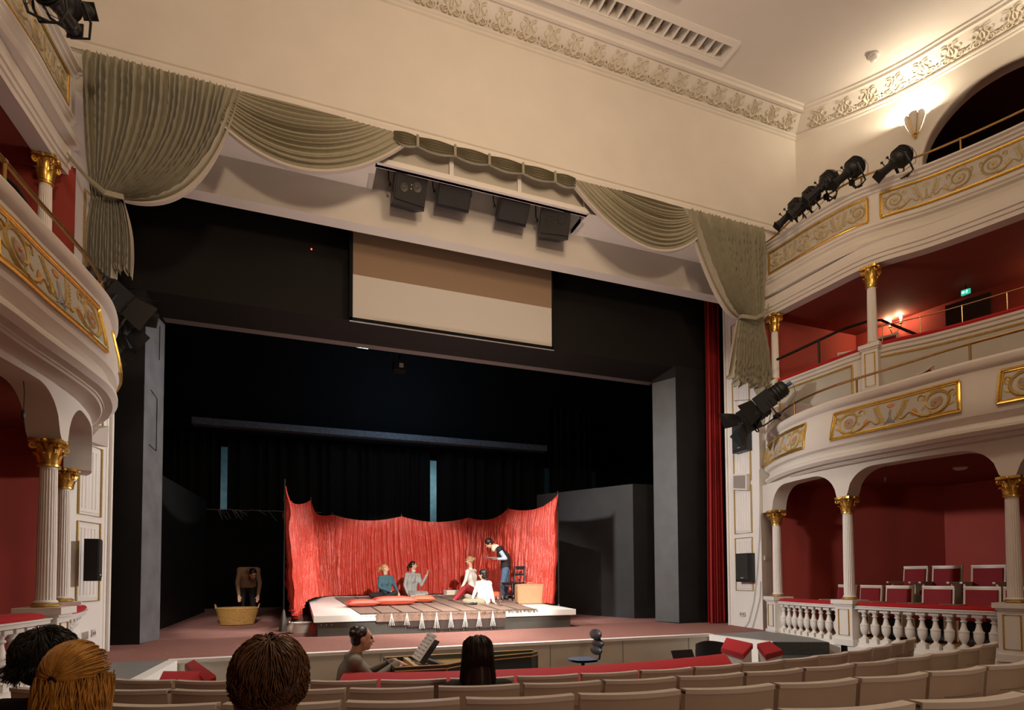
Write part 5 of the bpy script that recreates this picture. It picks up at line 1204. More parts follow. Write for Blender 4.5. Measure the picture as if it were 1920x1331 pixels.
# ================================================================ SEATS
def make_seat():
    t = thing('theatre_seat', 'seat', 'seat'); W, Ht = .245, .88
    yb = lambda x: .045*(x/W)**2
    def shell(x0, x1, z0, z1, y0, y1, n=10, lean=.10):
        f = MB(); P = lambda x, z, y: (x, y + yb(x) - lean*(z - .40), z)
        for ya in (y0, y1): f.grid([[P(lerp(x0, x1, j/n), z, ya) for j in range(n + 1)] for z in (z0, (z0 + z1)/2, z1)])
        for z in (z0, z1): f.grid([[P(lerp(x0, x1, j/n), z, ya) for j in range(n + 1)] for ya in (y0, y1)])
        for x in (x0, x1): f.grid([[P(x, z, ya) for z in (z0, (z0 + z1)/2, z1)] for ya in (y0, y1)])
        return f
    shell(-W + .003, W - .003, .30, Ht, -.022, .012).build('back_shell', M['seatback'], t, True, world=False, angle=30)
    f = shell(-W + .003, W - .003, Ht - .012, Ht + .010, -.030, .022); f.build('top_rail', M['white'], t, True, world=False, angle=30)  # whiter than the shell, so light on the top edge is painted in
    f = MB(); rows = []
    f.tube([(x, -.0235 + yb(x) - .10*(Ht - .13 - .40), Ht - .13) for x in [W*.62*(j/6 - 1) for j in range(13)]], .0035, 4); f.build('groove_line', M['seatgroove'], t, world=False)
    shell(-W + .04, W - .04, .42, Ht - .045, .010, .05).build('back_pad', M['seatvelvet'], t, True, world=False, angle=60)
    f = MB(); f.box((0, .27, .41), (.40, .44, .09)); f.build('seat_cushion', M['seatvelvet'], t, False, world=False)
    for s in (-1, 1): f = MB(); f.box((s*(W - .018), .22, .59), (.04, .42, .03)); f.box((s*(W - .018), .16, .30), (.03, .30, .56)); f.build('armrest', M['seatback'], t, False, world=False)
    f = MB(); f.box((0, .16, .19), (.30, .06, .36)); f.box((0, .18, .01), (.36, .3, .02)); f.build('base', M['blackmetal'], t, False, world=False)
    return t
M['seatgroove'] = mat('groove_shadow_line', (.40, .34, .27), .6)
SEAT = make_seat(); USED = [False]
def seat(p, rz, label, group):
    if not USED[0]:
        USED[0] = True; SEAT.location = p; SEAT.rotation_euler = (0, 0, rz); SEAT['label'] = label; SEAT['group'] = group; return SEAT
    return dup(SEAT, p, rz, label, group)
ROWS = [('front', .36, 8.87, .512, (0.30, .0)), ('second', .47, 9.79, .512, (.30, .0)), ('third', .58, 10.70, .512, (.25, .0)), ('fourth', .70, 11.60, .515, (1.95, .0))]
def rowspec(nm, z, R, pitch, x_ref, xl, xr):
    th = pitch/R; tr = math.asin((x_ref - RC.x)/R)       # boundary between two seats
    out = []; k0 = math.ceil((math.asin((xl - RC.x)/R) - tr)/th); k1 = math.floor((math.asin((xr - RC.x)/R) - tr)/th)
    for k in range(k0, k1): a = tr + (k + .5)*th; out.append((RC.x + R*math.sin(a), RC.y - R*math.cos(a), a))
    return out
for nm, z, R, pitch, xref, xl, xr in (('front row', .36, 8.87, .512, 3.11, -1.85, 7.2), ('second row', .475, 9.79, .512, 2.81, -1.75, 6.75), ('third row', .59, 10.70, .512, 2.72, -1.6, 5.2), ('fourth row', .70, 11.60, .512, 2.44, -1.5, 4.2)):
    L = rowspec(nm, z, R, pitch, xref, xl, xr); n = len(L)
    for i, (x, y, a) in enumerate(L):
        fz_ = z - .892
        lab = 'cream theatre seat, %s from the %s end of the %s' % ((ORD[i], 'left', nm) if i < n/2 else (ORD[n - 1 - i], 'right', nm))
        seat((x, y, fz_), a, lab, 'cream seats of the ' + nm)
# red seats in the ground-floor box on the right
def box_seats(pxs, off, ztop, row, plan):
    n = len(pxs)
    for i, px in enumerate(pxs):
        best = None
        for k in range(int(plan.L/.02)):
            q = plan.on(k*.02, off, 0); d = Vector((q.x, q.y, 0)); X = d.dot(AR)/max(.01, d.dot(AF))*F_PX + 960
            if best is None or abs(X - px) < best[0]: best = (abs(X - px), k*.02)
        q = plan.on(best[1], off, ztop - .892); nn = plan.nrm(best[1]); a = math.atan2(nn.y, nn.x) - PI/2
        seat(q, a, 'red cream-framed box seat behind the balustrade, %s from left in the %s row' % (ORD[i], row), 'red seats in the right box')
box_seats((1588, 1634, 1686, 1759, 1841, 1918), -1.25, .93, 'front', GAL['right'][1])
box_seats((1718, 1776, 1853), -2.15, 1.28, 'back', GAL['right'][1])
# seats glimpsed in the first gallery
uc = GAL['right'][2]; fcr = GAL['right'][0]
for px, py, y_, rz, lab in ((1597, 655, 7.9, .5, 'white-framed gallery seat just left of the candle sconce column'), (1655, 628, 7.5, .5, 'white-framed gallery seat behind the column beside the candle sconce'), (1729, 694, 6.35, 1.2, 'red gallery seat with its back just above the gallery rail, below the candle sconce'), (1835, 680, 5.6, 1.2, 'white-edged gallery seat top just above the rail at the right')):
    p = pY(px, py, y_); seat((p.x, p.y, p.z - .90), rz + PI/2 if y_ > 7 else rz, lab, 'seats in the right gallery')
# ================================================================ SPECTATORS
def seated(label, hc, f, k, top, hair, fz, col='darkcl', female=False):
    f = Vector((f[0], f[1], 0)).normalized(); r = Vector((f.y, -f.x, 0)); O = lambda a, b, c: hc + r*a*k + f*b*k + Vector((0, 0, c*k))
    an = fz + .08
    def at(a, b, z): p = O(a, b, 0); return Vector((p.x, p.y, z))
    J = dict(head=hc, shL=O(-.19, -.02, -.24), shR=O(.19, -.02, -.24), pelvis=O(0, -.02, -.73), elL=O(-.24, .06, -.48), elR=O(.24, .06, -.48), haL=O(-.12, .27, -.60), haR=O(.12, .27, -.60), hnL=tuple(r), hnR=tuple(-r),
             hipL=O(-.09, .03, -.74), hipR=O(.09, .03, -.74), knL=O(-.11, .40, -.72), knR=O(.11, .40, -.72), anL=at(-.11, .40, an), anR=at(.11, .40, an), toL=at(-.12, .53, an - .04), toR=at(.12, .53, an - .04))
    return person(label, J, f + Vector((0, 0, .02)), k=k, top=top, bottom=col, female=female, vox=.009)
EL = Vector((.080, .100, .094)); EC = Vector((0, -.014, .028))
def scal(P, d, lift): v = Vector((d.x*(EL.x + lift), d.y*(EL.y + lift), d.z*(EL.z + lift))) + EC; return P(v.x, v.y, v.z)
def rdir(rg):
    while True:
        v = Vector((rg.uniform(-1, 1), rg.uniform(-1, 1), rg.uniform(-1, 1)))
        if .1 < v.length < 1: return v.normalized()
def face_zone(d): return d.y > .45 and d.z < .45 and abs(d.x) < .85
# fair-haired girl with half the hair tied back
rg = random.Random(11); hc = EYEP + ray(146, 1276)*1.74
t, P, R, V = seated('girl with golden half-tied hair seen from behind in the lower left corner', hc, (.17, .985), .86, 'browntop', None, stalls_z(2.1), female=True)
knot = Vector((-.12, -.98, .02)).normalized(); KD = Vector((.002, -.124, .03)); S = []
for i in range(1500):
    d = rdir(rg)
    if d.z < .02 + .12*d.y or face_zone(d) or d.y > .6: continue
    lay = rg.uniform(.004, .020); path = []
    for j in range(12):
        s = j/11; q = d.lerp(knot, s); q = q.normalized() if q.length > .05 else knot
        path.append(scal(P, q, lerp(lay, .012, s) + .006*math.sin(PI*s)))
    S.append(path + [P(KD.x - .012, KD.y, KD.z)])
for i in range(3600):
    d = rdir(rg)
    if face_zone(d) or d.z > (.10 if d.y < 0 else .0) or d.z < -.7 or d.y > .6: continue
    lay = rg.uniform(.002, .016); path = []; q = d.copy(); wv = rg.uniform(0, 6); L = rg.uniform(.30, .42); x = q
    for j in range(15):
        s = j/14; down = s*L; z = d.z*EL.z - down
        ang = math.atan2(d.x, d.y); rad = 1.0
        rr = lerp(math.sqrt(max(.05, 1 - d.z**2)), 1.06, min(1, s*3)); ww = .010*math.sin(wv + s*7 + ang*3)
        path.append(P(math.sin(ang)*(EL.x + lay)*rr*1.04 + ww + EC.x, math.cos(ang)*(EL.y + lay)*rr*(1 if z > -.1 else .86) + EC.y + ww*.6 - .03*min(1, s*2), z + EC.z))
    S.append(path)
for i in range(170):
    a = rg.uniform(0, 6.28); o_ = rg.uniform(0, .03); S.append([P(KD.x - .012 + o_*math.cos(a)*min(1, j/4), KD.y - .012*min(1, j/3) - .010*math.sin(j*.5 + a), KD.z - .03*j) for j in range(13)])
cap_hair(t, P, R, .86, 'hblond', 1.0, extra=lambda m, P: (m.capsule(P(0, -.035, -.02), P(0, -.045, -.26), .060, .060),))
strand_hair(t, P, S, 'hblond', .0024, 'hair_strands')['kind'] = 'stuff'
m = MB(); m.ell(P(KD.x - .012, KD.y + .004, KD.z), (.017, .014, .013)); m.build('hair_tie', M['hdark'], t)
# flowing short hair
def flow(P, n, crown, rg, Lmin, Lmax, lift0, lift1, grav, wob, zlow, flick):
    S = []
    while len(S) < n:
        d = rdir(rg)
        if face_zone(d) or d.z < zlow: continue
        L = rg.uniform(Lmin, Lmax); lay = rg.uniform(lift0, lift1); path = []; q = d.copy(); ph = rg.uniform(0, 6.28); N = 11; ex = Vector()
        sw = Vector((noise.noise(d*2.2 + Vector((5, 1, 0))), noise.noise(d*2.2), noise.noise(d*2.2 + Vector((0, 7, 2)))))*wob
        for j in range(N):
            s = j/(N - 1); path.append(scal(P, q, lay + .010*math.sin(PI*min(1, s*1.3)) + flick*s*s*(1.4 if q.z < -.2 else .4)))
            tg = (q - crown*q.dot(crown)); tg = tg.normalized() if tg.length > .05 else Vector((0, -1, 0))
            g = Vector((0, 0, -1)); g -= q*g.dot(q); v = tg*(1 - grav) + g*grav + sw + Vector((math.sin(ph + s*5), math.cos(ph*2 + s*4), 0))*wob*.25
            v -= q*v.dot(q); q = (q + v*(L/(N - 1)/.09)).normalized()
        S.append(path)
    return S
hc = EYEP + ray(508, 1281)*1.52
t, P, R, V = seated('person with tousled brown hair and dark plum top seen from behind, lower centre left', hc, (.22, .97), .87, 'plum', None, stalls_z(1.7))
cap_hair(t, P, R, .87, 'hbrown', 1.04, extra=lambda m, P: (m.ell(P(0, -.05, -.055), (.078, .06, .06)), m.capsule(P(0, -.04, -.06), P(0, -.045, -.12), .062, .05)))
strand_hair(t, P, flow(P, 2600, Vector((.12, -.25, .96)).normalized(), random.Random(5), .09, .15, .006, .024, .30, .45, -.9, .012), 'hbrown', .0023, 'hair_strands')['kind'] = 'stuff'
hc = EYEP + ray(90, 1240)*2.4
t, P, R, V = seated('person with fuzzy black hair and black top behind the golden-haired girl', hc, (.30, .95), .88, 'darkcl', None, stalls_z(2.9))
cap_hair(t, P, R, .88, 'hdark', 1.12, extra=lambda m, P: (m.ell(P(0, -.045, -.04), (.08, .068, .06)),))
strand_hair(t, P, flow(P, 2200, Vector((0, -.2, .98)).normalized(), random.Random(8), .05, .10, .012, .042, .2, .8, -.6, .045), 'hdark', .0022, 'hair_strands')['kind'] = 'stuff'
hc = EYEP + ray(895, 1229)*4.02
t, P, R, V = seated('girl with long straight dark hair seen from behind in the front row', hc, (.15, .98), .98, 'darkcl', None, stalls_z(4.1), female=True)
rg = random.Random(21); S = []
for i in range(1700):
    d = rdir(rg)
    if face_zone(d): continue
    lay = rg.uniform(.008, .030); ang = math.atan2(d.x, d.y); z0 = d.z; path = []; L = rg.uniform(.36, .46)
    for j in range(13):
        s = j/12; z = z0*EL.z - s*L*(.4 + .6*s**.5); el = max(-1, min(1, z/EL.z)); rr = max(math.sqrt(max(0, 1 - z0*z0)), math.sqrt(max(0, 1 - el*el)) if z > 0 else 1) if j else math.sqrt(1 - z0*z0)
        wd = 1 + .22*min(1, max(0, -z)/.25); path.append(P(math.sin(ang)*(EL.x + lay)*rr*wd, math.cos(ang)*(EL.y + lay)*rr*(1 if z > -.08 else .8) + EC.y - .02*s, z + EC.z + lay*(1 if z > .02 else 0)))
    S.append(path)
cap_hair(t, P, R, .98, 'hdbrown', 1.06, extra=lambda m, P: (m.capsule(P(0, -.05, -.02), P(0, -.05, -.26), .086, .112),))
strand_hair(t, P, S, 'hdbrown', .003, 'hair_strands')['kind'] = 'stuff'
# ================================================================ LANTERNS, LOUDSPEAKERS, FITTINGS
def GP(plan, px, py, off=0.):
    best = None
    for k in range(int(plan.L/.02)):
        q = plan.on(k*.02, off, 0); d = Vector((q.x, q.y, 0)); dp = d.dot(AF)
        if dp < .5: continue
        X = d.dot(AR)/dp*F_PX + 960
        if best is None or abs(X - px) < best[0]: best = (abs(X - px), q)
    q = best[1]; d = ray(px, py); return Vector((q.x, q.y, EYE + d.z*math.hypot(q.x, q.y)/math.hypot(d.x, d.y)))
def rail(name, label, plan, s0, s1, z, off, posts, hpost, r=.020, m_='brass', ramp=0., cat='handrail'):
    c = plan.on((s0 + s1)/2, off, z); t = thing(name, label, cat, c); mb = MB(); n = int((s1 - s0)/.08) + 2
    mb.tube([plan.on(lerp(s0, s1, i/n), off, z - ramp*(1 - sst((i/n)*(s1 - s0)/.9))) for i in range(n + 1)], r, 8); mb.build('rail', M[m_], t)
    for s in posts: mb = MB(); q = plan.on(s, off, z); mb.tube([q - Vector((0, 0, hpost)), q], r*.8, 8); mb.ell(q, r*1.35, seg=8, rings=6); mb.build('post', M[m_], t)
fcr, fcl, tcr, tcl, ucr = GAL['right'][0], GAL['left'][0], GAL['right'][3], GAL['left'][3], GAL['right'][2]
sp = lambda pl, px: pl.s_px(px)
rail('brass_rail', 'aged brass rail along the first right gallery front', fcr, .25, 6.8, 4.31, -.06, [sp(fcr, 1491), sp(fcr, 1612), sp(fcr, 1830)], .27)
rail('brass_rail', 'aged brass rail along the first left gallery front', fcl, .25, 6.8, 4.43, -.06, [.75, 1.95, 3.9, 5.6], .27)
rail('brass_rail', 'aged brass rail along the upper right gallery under the clamped lanterns', tcr, .12, 7, 8.22, -.08, [sp(tcr, 1516), sp(tcr, 1633), sp(tcr, 1718), sp(tcr, 1828)], .24, .018, ramp=.16)
rail('brass_rail', 'dark brass rail along the upper left gallery at the top left corner', tcl, .12, 7, 8.34, -.08, [1., 2.2, 3.2], .24, .018, ramp=.16)
s_ = sp(ucr, 1640); rail('brass_rail', 'thin polished brass rail on the red parapet below the exit sign', ucr, s_ + .05, s_ + 4.2, 5.40, -.04, [sp(ucr, 1666), sp(ucr, 1740), sp(ucr, 1820), sp(ucr, 1906)], .30, .010, 'brassp')
t = thing('stair_rail', 'dark stair handrail rising inside the right gallery box', 'handrail', (9.9, 8.2, 4.9)); P = [pY(1457, 674, 8.6), pY(1490, 659, 8.5), pY(1535, 638, 8.3), pY(1580, 617, 8.1), pY(1628, 602, 7.9), pY(1652, 600, 7.8), pY(1720, 628, 7.2)]
mb = MB(); mb.tube(P, .025, 6); mb.build('rail', M['blackmetal'], t); mb = MB(); mb.tube([P[2], P[2] - Vector((0, 0, .75))], .022, 6); mb.build('post', M['blackmetal'], t)
t = thing('stair_rail', 'dark curved handrail inside the left gallery box', 'handrail', (-3.4, 7.5, 4.9)); P = [pY(8, 330, 7.9), pY(32, 352, 7.9), pY(48, 378, 7.9), pY(60, 420, 7.9)]
mb = MB(); mb.tube(P, .022, 6); mb.build('rail', M['blackmetal'], t); mb = MB(); mb.tube([pY(16, 338, 7.9), pY(14, 390, 7.9)], .018, 6); mb.build('post', M['blackmetal'], t)
# profile lanterns on the upper gallery rails
def profile(c, aim, label, foot, k=1., group='profile lanterns on the upper right rail'):
    d = (Vector(aim) - c).normalized(); r, f, u = basis(d); R3 = Matrix((r, u, -f)).transposed()   # local z = backwards
    t = thing('profile_lantern', label, 'stage light', c, group=group)
    L = lambda x, y, z: c + R3 @ (Vector((x, y, z))*k)
    mb = MB(); mb.lathe([(.070, -.36), (.078, -.36), (.078, -.30), (.066, -.29), (.066, -.10), (.085, -.08), (.085, -.02)], c, 18, rot=R3*k if k != 1 else R3); mb.build('barrel', M['blackmetal'], t)
    mb = MB(); mb.lathe([(.085, -.03), (.12, .0), (.145, .06), (.15, .13), (.135, .20), (.09, .25), (.02, .27)], c, 20, rot=R3, sy=1.1)
    for z in (.04, .08, .12, .16): mb.lathe([(.150, z), (.158, z + .006), (.150, z + .012)], c, 20, rot=R3, sy=1.1)
    mb.build('lamp_housing', M['blackmetal'], t)
    mb = MB(); mb.lathe([(.066, -.365), (.03, -.368), (.002, -.37)], c, 16, rot=R3); mb.build('lens', M['lens'], t)
    mb = MB(); mb.box(L(0, 0, -.37), (.17, .17, .012), R3); mb.lathe([(.06, -.385), (.075, -.385)], c, 12, rot=R3); mb.build('colour_frame', M['blackmetal'], t, False)
    mb = MB(); mb.tube([L(-.16, .0, .05), L(-.165, -.16, .0), L(-.10, -.30, .0), L(.10, -.30, .0), L(.165, -.16, .0), L(.16, .0, .05)], .014, 6); mb.build('yoke', M['blackmetal'], t)
    a = L(0, -.30, 0); ft = Vector(foot); m_ = Vector((ft.x, ft.y, a.z)).lerp(a, .35); m_.z = min(a.z, ft.z + .02)
    mb = MB(); mb.tube([a, m_, ft + Vector((0, 0, .02)), ft + Vector((.02, -.02, -.10))], .016, 6); mb.box(ft, (.07, .07, .09)); mb.build('clamp', M['blackmetal'], t)
    for x, z in ((.02, -.16), (.0, -.06)): mb = MB(); mb.tube([L(x, .07, z), L(x, .13, z)], .008, 5); mb.ell(L(x, .14, z), .022, seg=8, rings=6); mb.build('knob', M['blackmetal'], t)
    mb = MB(); mb.tube([L(0, .04, .27), L(.03, .0, .34), L(.05, -.12, .33), L(.04, -.22, .22), ft.lerp(a, .3) + Vector((0, 0, -.1)), ft + Vector((.04, -.05, -.16))], .006, 5); mb.build('power_cable', M['cable'], t)
for i, (px, py, nm) in enumerate(((1489, 392, 'lowest and leftmost profile lantern on the upper right rail'), (1517, 371, 'second profile lantern up the upper right rail'), (1550, 341, 'third profile lantern up the upper right rail, partly behind the fourth'), (1602, 314, 'fourth profile lantern up the upper right rail, lens facing the hall'), (1690, 294, 'topmost profile lantern, alone near the wall sconce on the upper right rail'))):
    c = GP(tcr, px + 13, py, .12); s = tcr.s_at(c.x, c.y); ft = tcr.on(tcr.s_px(px + 12), -.08, 8.2); 
    aim = [(2.2, 13.0, .5), (2.4, 13.5, .8), (2.0, 14, .8), (1.8, 10.5, 1.5), (2.2, 10.5, 1.2)][i]
    profile(c, aim, nm, ft, 1.05)
c = pY(132, 6, 7.6); profile(c, pY(190, 32, 8.1), 'black profile lantern hanging at the top left corner', c + Vector((-.30, -.1, -.05)), 1.0, 'lanterns on the upper left rail')
c = pY(96, -8, 7.1); profile(c, pY(122, 30, 7.3), 'second lantern behind the top left corner one, cut off by the picture edge', c + Vector((-.25, -.1, -.05)), 1.0, 'lanterns on the upper left rail')
# fresnel floods with barn doors
def fresnel(c, aim, label, foot, k=1., roll=.3, group='barn-door floods on the first galleries', tail=True):
    d = (Vector(aim) - c).normalized(); r, f, u = basis(d); R3 = Matrix((r, u, -f)).transposed() @ Matrix.Rotation(roll, 3, 'Z'); t = thing('fresnel_flood', label, 'stage light', c, group=group); L = lambda x, y, z: c + R3 @ (Vector((x, y, z))*k)
    mb = MB(); mb.box(L(0, 0, .02), (.30*k, .30*k, .26*k), R3); mb.lathe([(.13*k, .15*k), (.13*k, .34*k), (.10*k, .38*k), (.02, .40*k)], c, 16, rot=R3)
    for z in (.18, .23, .28): mb.lathe([(.13*k, z*k), (.143*k, (z + .01)*k), (.13*k, (z + .02)*k)], c, 16, rot=R3)
    mb.build('lamp_housing', M['blackmetal'], t, True)
    mb = MB(); mb.lathe([(.12*k, -.115*k), (.05*k, -.13*k), (.002, -.135*k)], c, 18, rot=R3); mb.build('lens', M['lens'], t)
    for x, y in ((1, 0), (-1, 0), (0, 1), (0, -1)):
        h, e = (.15, .24) if x else (.15, .19); a = Vector((x, y, 0)); b = Vector((-y, x, 0)); q = [a*.15 + b*.14, a*.15 - b*.14, a*(.15 + e*.75) - b*.19, a*(.15 + e*.75) + b*.19]
        mb = MB(); P = [L(p.x, p.y, -.125 - (.0 if i < 2 else .20)) for i, p in enumerate(q)]; nn = (P[1] - P[0]).cross(P[2] - P[0]).normalized()*.004; mb.extrude(P, nn); mb.build('barn_door', M['blackmetal'], t, False)
    mb = MB(); mb.tube([L(-.17, 0, .05), L(-.18, -.2, .05), L(-.1, -.27, .05), L(.1, -.27, .05), L(.18, -.2, .05), L(.17, 0, .05)], .014, 6); mb.build('yoke', M['blackmetal'], t)
    a = L(0, -.27, .05); ft = Vector(foot); mb = MB(); mb.tube([a, a.lerp(ft, .5) + Vector((0, 0, -.04)), ft], .016, 6); mb.box(ft, (.08, .08, .08)); mb.build('clamp', M['blackmetal'], t)
    mb = MB(); mb.tube([L(0, .02, .40), L(.03, -.05, .48), L(.05, -.20, .42), a.lerp(ft, .6) + Vector((0, 0, -.12)), ft + Vector((0, 0, -.03))], .007, 5); mb.build('power_cable', M['cable'], t)
    if tail: mb = MB(); mb.lathe([(.035*k, .40*k), (.035*k, .47*k)], c, 10, rot=R3); mb.build('blue_plug', M['bluepl'], t)
c = pY(1432, 754, 8.55); fresnel(c, (5.5, 12.5, 1.5), 'upper of two black barn-door floods at the stage end of the right gallery', fcr.on(.55, -.06, 4.31), 1.2)
c = pY(1402, 787, 8.75); fresnel(c, (5.0, 11.0, 1.8), 'lower of two black barn-door floods at the stage end of the right gallery', fcr.on(.40, -.06, 4.31), 1.12, .9, tail=False)
c = pY(214, 556, 8.5); fresnel(c, (1.6, 12.5, 2.2), 'upper barn-door flood at the stage end of the left gallery, blue plug on top', fcl.on(.6, -.06, 4.43), 1., -.4)
c = pY(232, 600, 8.7); fresnel(c, (2.6, 12., 2.4), 'lower barn-door flood at the stage end of the left gallery', fcl.on(.5, -.06, 4.43), .85, .5, tail=False)
c = pY(214, 655, 8.8); fresnel(c, (2., 12.5, 1.), 'small barn-door flood hanging lowest beside the left gallery end', fcl.on(.42, -.06, 4.3), .55, .2, tail=False)
# loudspeakers in the recess
def hangspk(px, py, y, w_, h, d, tilt, yaw_, label, horn):
    c = pY(px, py, y); t = thing('hanging_loudspeaker', label, 'loudspeaker', c, group='loudspeakers hanging in the recess'); R3 = Matrix.Rotation(yaw_, 3, 'Z') @ Matrix.Rotation(tilt, 3, 'X'); L = lambda a, b, e: c + R3 @ Vector((a, b, e))
    mb = MB(); q = [(-w_/2, -d/2), (w_/2, -d/2), (w_*.36, d/2), (-w_*.36, d/2)]; lo = [L(x, y_, -h/2) for x, y_ in q]; hi = [L(x, y_, h/2) for x, y_ in q]; mb.hexa(lo, hi); mb.build('cabinet', M['blackpl'], t, False)
    mb = MB(); mb.box(L(0, -d/2 - .012, .02), (w_*.92, .02, h*.84), R3); mb.build('grille', M['grille'], t, False)
    if horn:
        for x, z, r in ((.10, .04, .085), (-.12, -.02, .075)): mb = MB(); mb.lathe([(r, 0), (r*.9, .012), (r*.4, -.002), (.005, .012)], L(x, -d/2 - .024, z), 18, rot=R3 @ Matrix.Rotation(PI/2, 3, 'X')); mb.build('cone', M['cone'] if horn > 1 else M['grille'], t)  # lit unit gets paler cones and brass dots, light put into the material
        for x, z in ((-.0, .05), (-.0, -.01)): mb = MB(); mb.ell(L(x, -d/2 - .026, z), .016, seg=8, rings=6); mb.build('speaker_dot', M['brassp'] if horn > 1 else M['cone'], t)
    for s in (-1, 1): mb = MB(); mb.tube([L(s*w_/2, .0, .0), L(s*(w_/2 + .05), 0, .06), Vector((L(s*(w_/2 + .05), 0, 0).x, y + .05, 8.58))], .012, 6); mb.build('bracket', M['blackmetal'], t); mb = MB(); mb.lathe([(.03, -.015), (.03, .015)], L(s*(w_/2 + .02), 0, 0), 8, rot=R3 @ Matrix.Rotation(PI/2, 3, 'Y')); mb.build('bracket_knob', M['blackmetal'], t)
hangspk(763, 356, 9.72, .56, .56, .42, .42, .15, 'leftmost loudspeaker in the recess, its cone catching the light', 2)
hangspk(847, 367, 9.75, .60, .36, .40, .75, .0, 'second loudspeaker in the recess, plain black grille tilted down', 0)
hangspk(957, 394, 9.75, .58, .38, .40, .75, .0, 'third loudspeaker in the recess, plain black grille tilted down', 0)
hangspk(1036, 418, 9.72, .56, .56, .42, .42, -.15, 'rightmost loudspeaker in the recess, dim cone visible behind the grille', 1)
# wall loudspeakers on the reveals
def wallspk(pa, pb, x, side, label, y_mid, deep=.16):
    a, b = pX(*pa, x), pX(*pb, x); z0, z1 = min(a.z, b.z), max(a.z, b.z); y0, y1 = sorted((a.y, b.y)); y0, y1 = max(y0, 9.4), min(y1, 10.15)
    t = thing('wall_loudspeaker', label, 'loudspeaker', (x, (y0 + y1)/2, (z0 + z1)/2)); mb = MB(); mb.bb((x - side*.0, y0, z0), (x + side*deep, y1, z1)); mb.build('cabinet', M['blackpl'], t, False)
    mb = MB(); mb.bb((x - side*.012, y0 + .02, z0 + .05), (x, y1 - .02, z1 - .02)); mb.build('grille', M['grille'], t, False)
    mb = MB(); mb.bb((x - side*.016, (y0 + y1)/2 - .04, z0 + .075), (x - side*.012, (y0 + y1)/2 + .04, z0 + .095)); mb.build('badge', M['cable'], t, False); return t
wallspk((1379, 1038), (1405, 1091), 8.79, 1, 'black wall loudspeaker on the lowest fluted panel of the right pilaster', 9.8)
wallspk((1372, 790), (1399, 843), 8.79, 1, 'black wall loudspeaker below the right drape, behind the barn-door flood', 9.8)
wallspk((163, 1006), (190, 1089), -2.55, -1, 'black wall loudspeaker on the fluted panel of the left pilaster', 9.8)
def whitebox(P, d, name, label, m_, cat):
    c = sum(P, Vector())/4; t = thing(name, label, cat, c); mb = MB(); mb.extrude(P, d); mb.build('box_body', m_, t, False); return t, c
x = -2.52; whitebox([pX(166, 826, x), pX(202, 838, x), pX(204, 799, x), pX(186, 804, x)], (-.14, 0, 0), 'angled_loudspeaker', 'beige wedge-shaped loudspeaker above the left fluted panel', mat('beige_speaker_paint', (.55, .49, .44), .6), 'loudspeaker')
x = 8.84; t, c = whitebox([pX(1371, 918, x), pX(1400, 919, x), pX(1400, 888, x), pX(1372, 889, x)], (.09, 0, 0), 'panel_loudspeaker', 'square grey-fronted loudspeaker in the right fluted panel', M['white'], 'loudspeaker')
mb = MB(); mb.extrude([pX(1375, 915, x - .006), pX(1397, 916, x - .006), pX(1397, 891, x - .006), pX(1375, 892, x - .006)], (.01, 0, 0)); mb.build('grille', mat('grey_grille', (.33, .29, .25), .7), t, False)
# sockets, junction box, cables
def plate(c, n, w_, h, name, label, holes=2):
    n = Vector(n).normalized(); r = Vector((-n.y, n.x, 0)); R3 = Matrix((r, n, Vector((0, 0, 1)))).transposed(); t = thing(name, label, 'socket', c); mb = MB(); mb.box(c, (w_, .02, h), R3); mb.build('plate', M['socket'], t, False)
    for i in range(holes): mb = MB(); mb.lathe([(.026, .0), (.026, .004), (.016, .004), (.014, -.004)], c + r*((i - .5)*w_*.48) + n*.011, 12, rot=R3 @ Matrix.Rotation(-PI/2, 3, 'X')); mb.build('socket_hole', M['cable'], t)
plate(pX(1392, 1151, 8.925), (-1, 0, 0), .15, .085, 'power_socket', 'white double power socket low on the right pilaster')
plate(pX(175, 1187, -2.68), (1, 0, 0), .15, .10, 'power_socket', 'white double power socket low on the left pilaster')
plate(pY(1436, 1046, 9.285), (0, -1, 0), .07, .085, 'junction_box', 'small grey switch plate on the wall left of the first right column', 0)
for P, lab in (([(1424, 880), (1425, 940), (1424, 1010), (1419, 1080), (1413, 1130), (1404, 1165), (1393, 1181)], 'thin grey cable running down the right pilaster, left one'), ([(1426, 1090), (1425, 1120), (1418, 1150), (1412, 1172), (1408, 1182)], 'short thin grey cable curling at the foot of the right pilaster')):
    mb = MB(); mb.tube([pX(a, b, 8.925) for a, b in P], .006, 5); tag(mb.build('cable', M['cable']), lab, 'cable')
for px, p0, p1, y, lab in ((42, 699, 772, 3.06, 'small microphone hanging on a wire under the left gallery'), (1660, 862, 896, 2.945, 'small microphone hanging on a wire under the right gallery')):
    a = pz(px, p0, y); b = pY(px + (2 if px < 100 else 0), p1, a.y); t = thing('hanging_microphone', lab, 'microphone', b); mb = MB(); mb.tube([a + Vector((0, 0, .02)), a.lerp(b, .5) + Vector((.012, 0, 0)), b], .004, 4); mb.build('wire', M['blackmetal'], t); mb = MB(); mb.capsule(b, b - Vector((0, 0, .05)), .016, .014, 8); mb.build('capsule', M['blackpl'], t); mb = MB(); mb.lathe([(.03, 0), (.03, .012)], a + Vector((0, 0, .012)), 10); mb.build('ceiling_plate', M['blackmetal'], t)
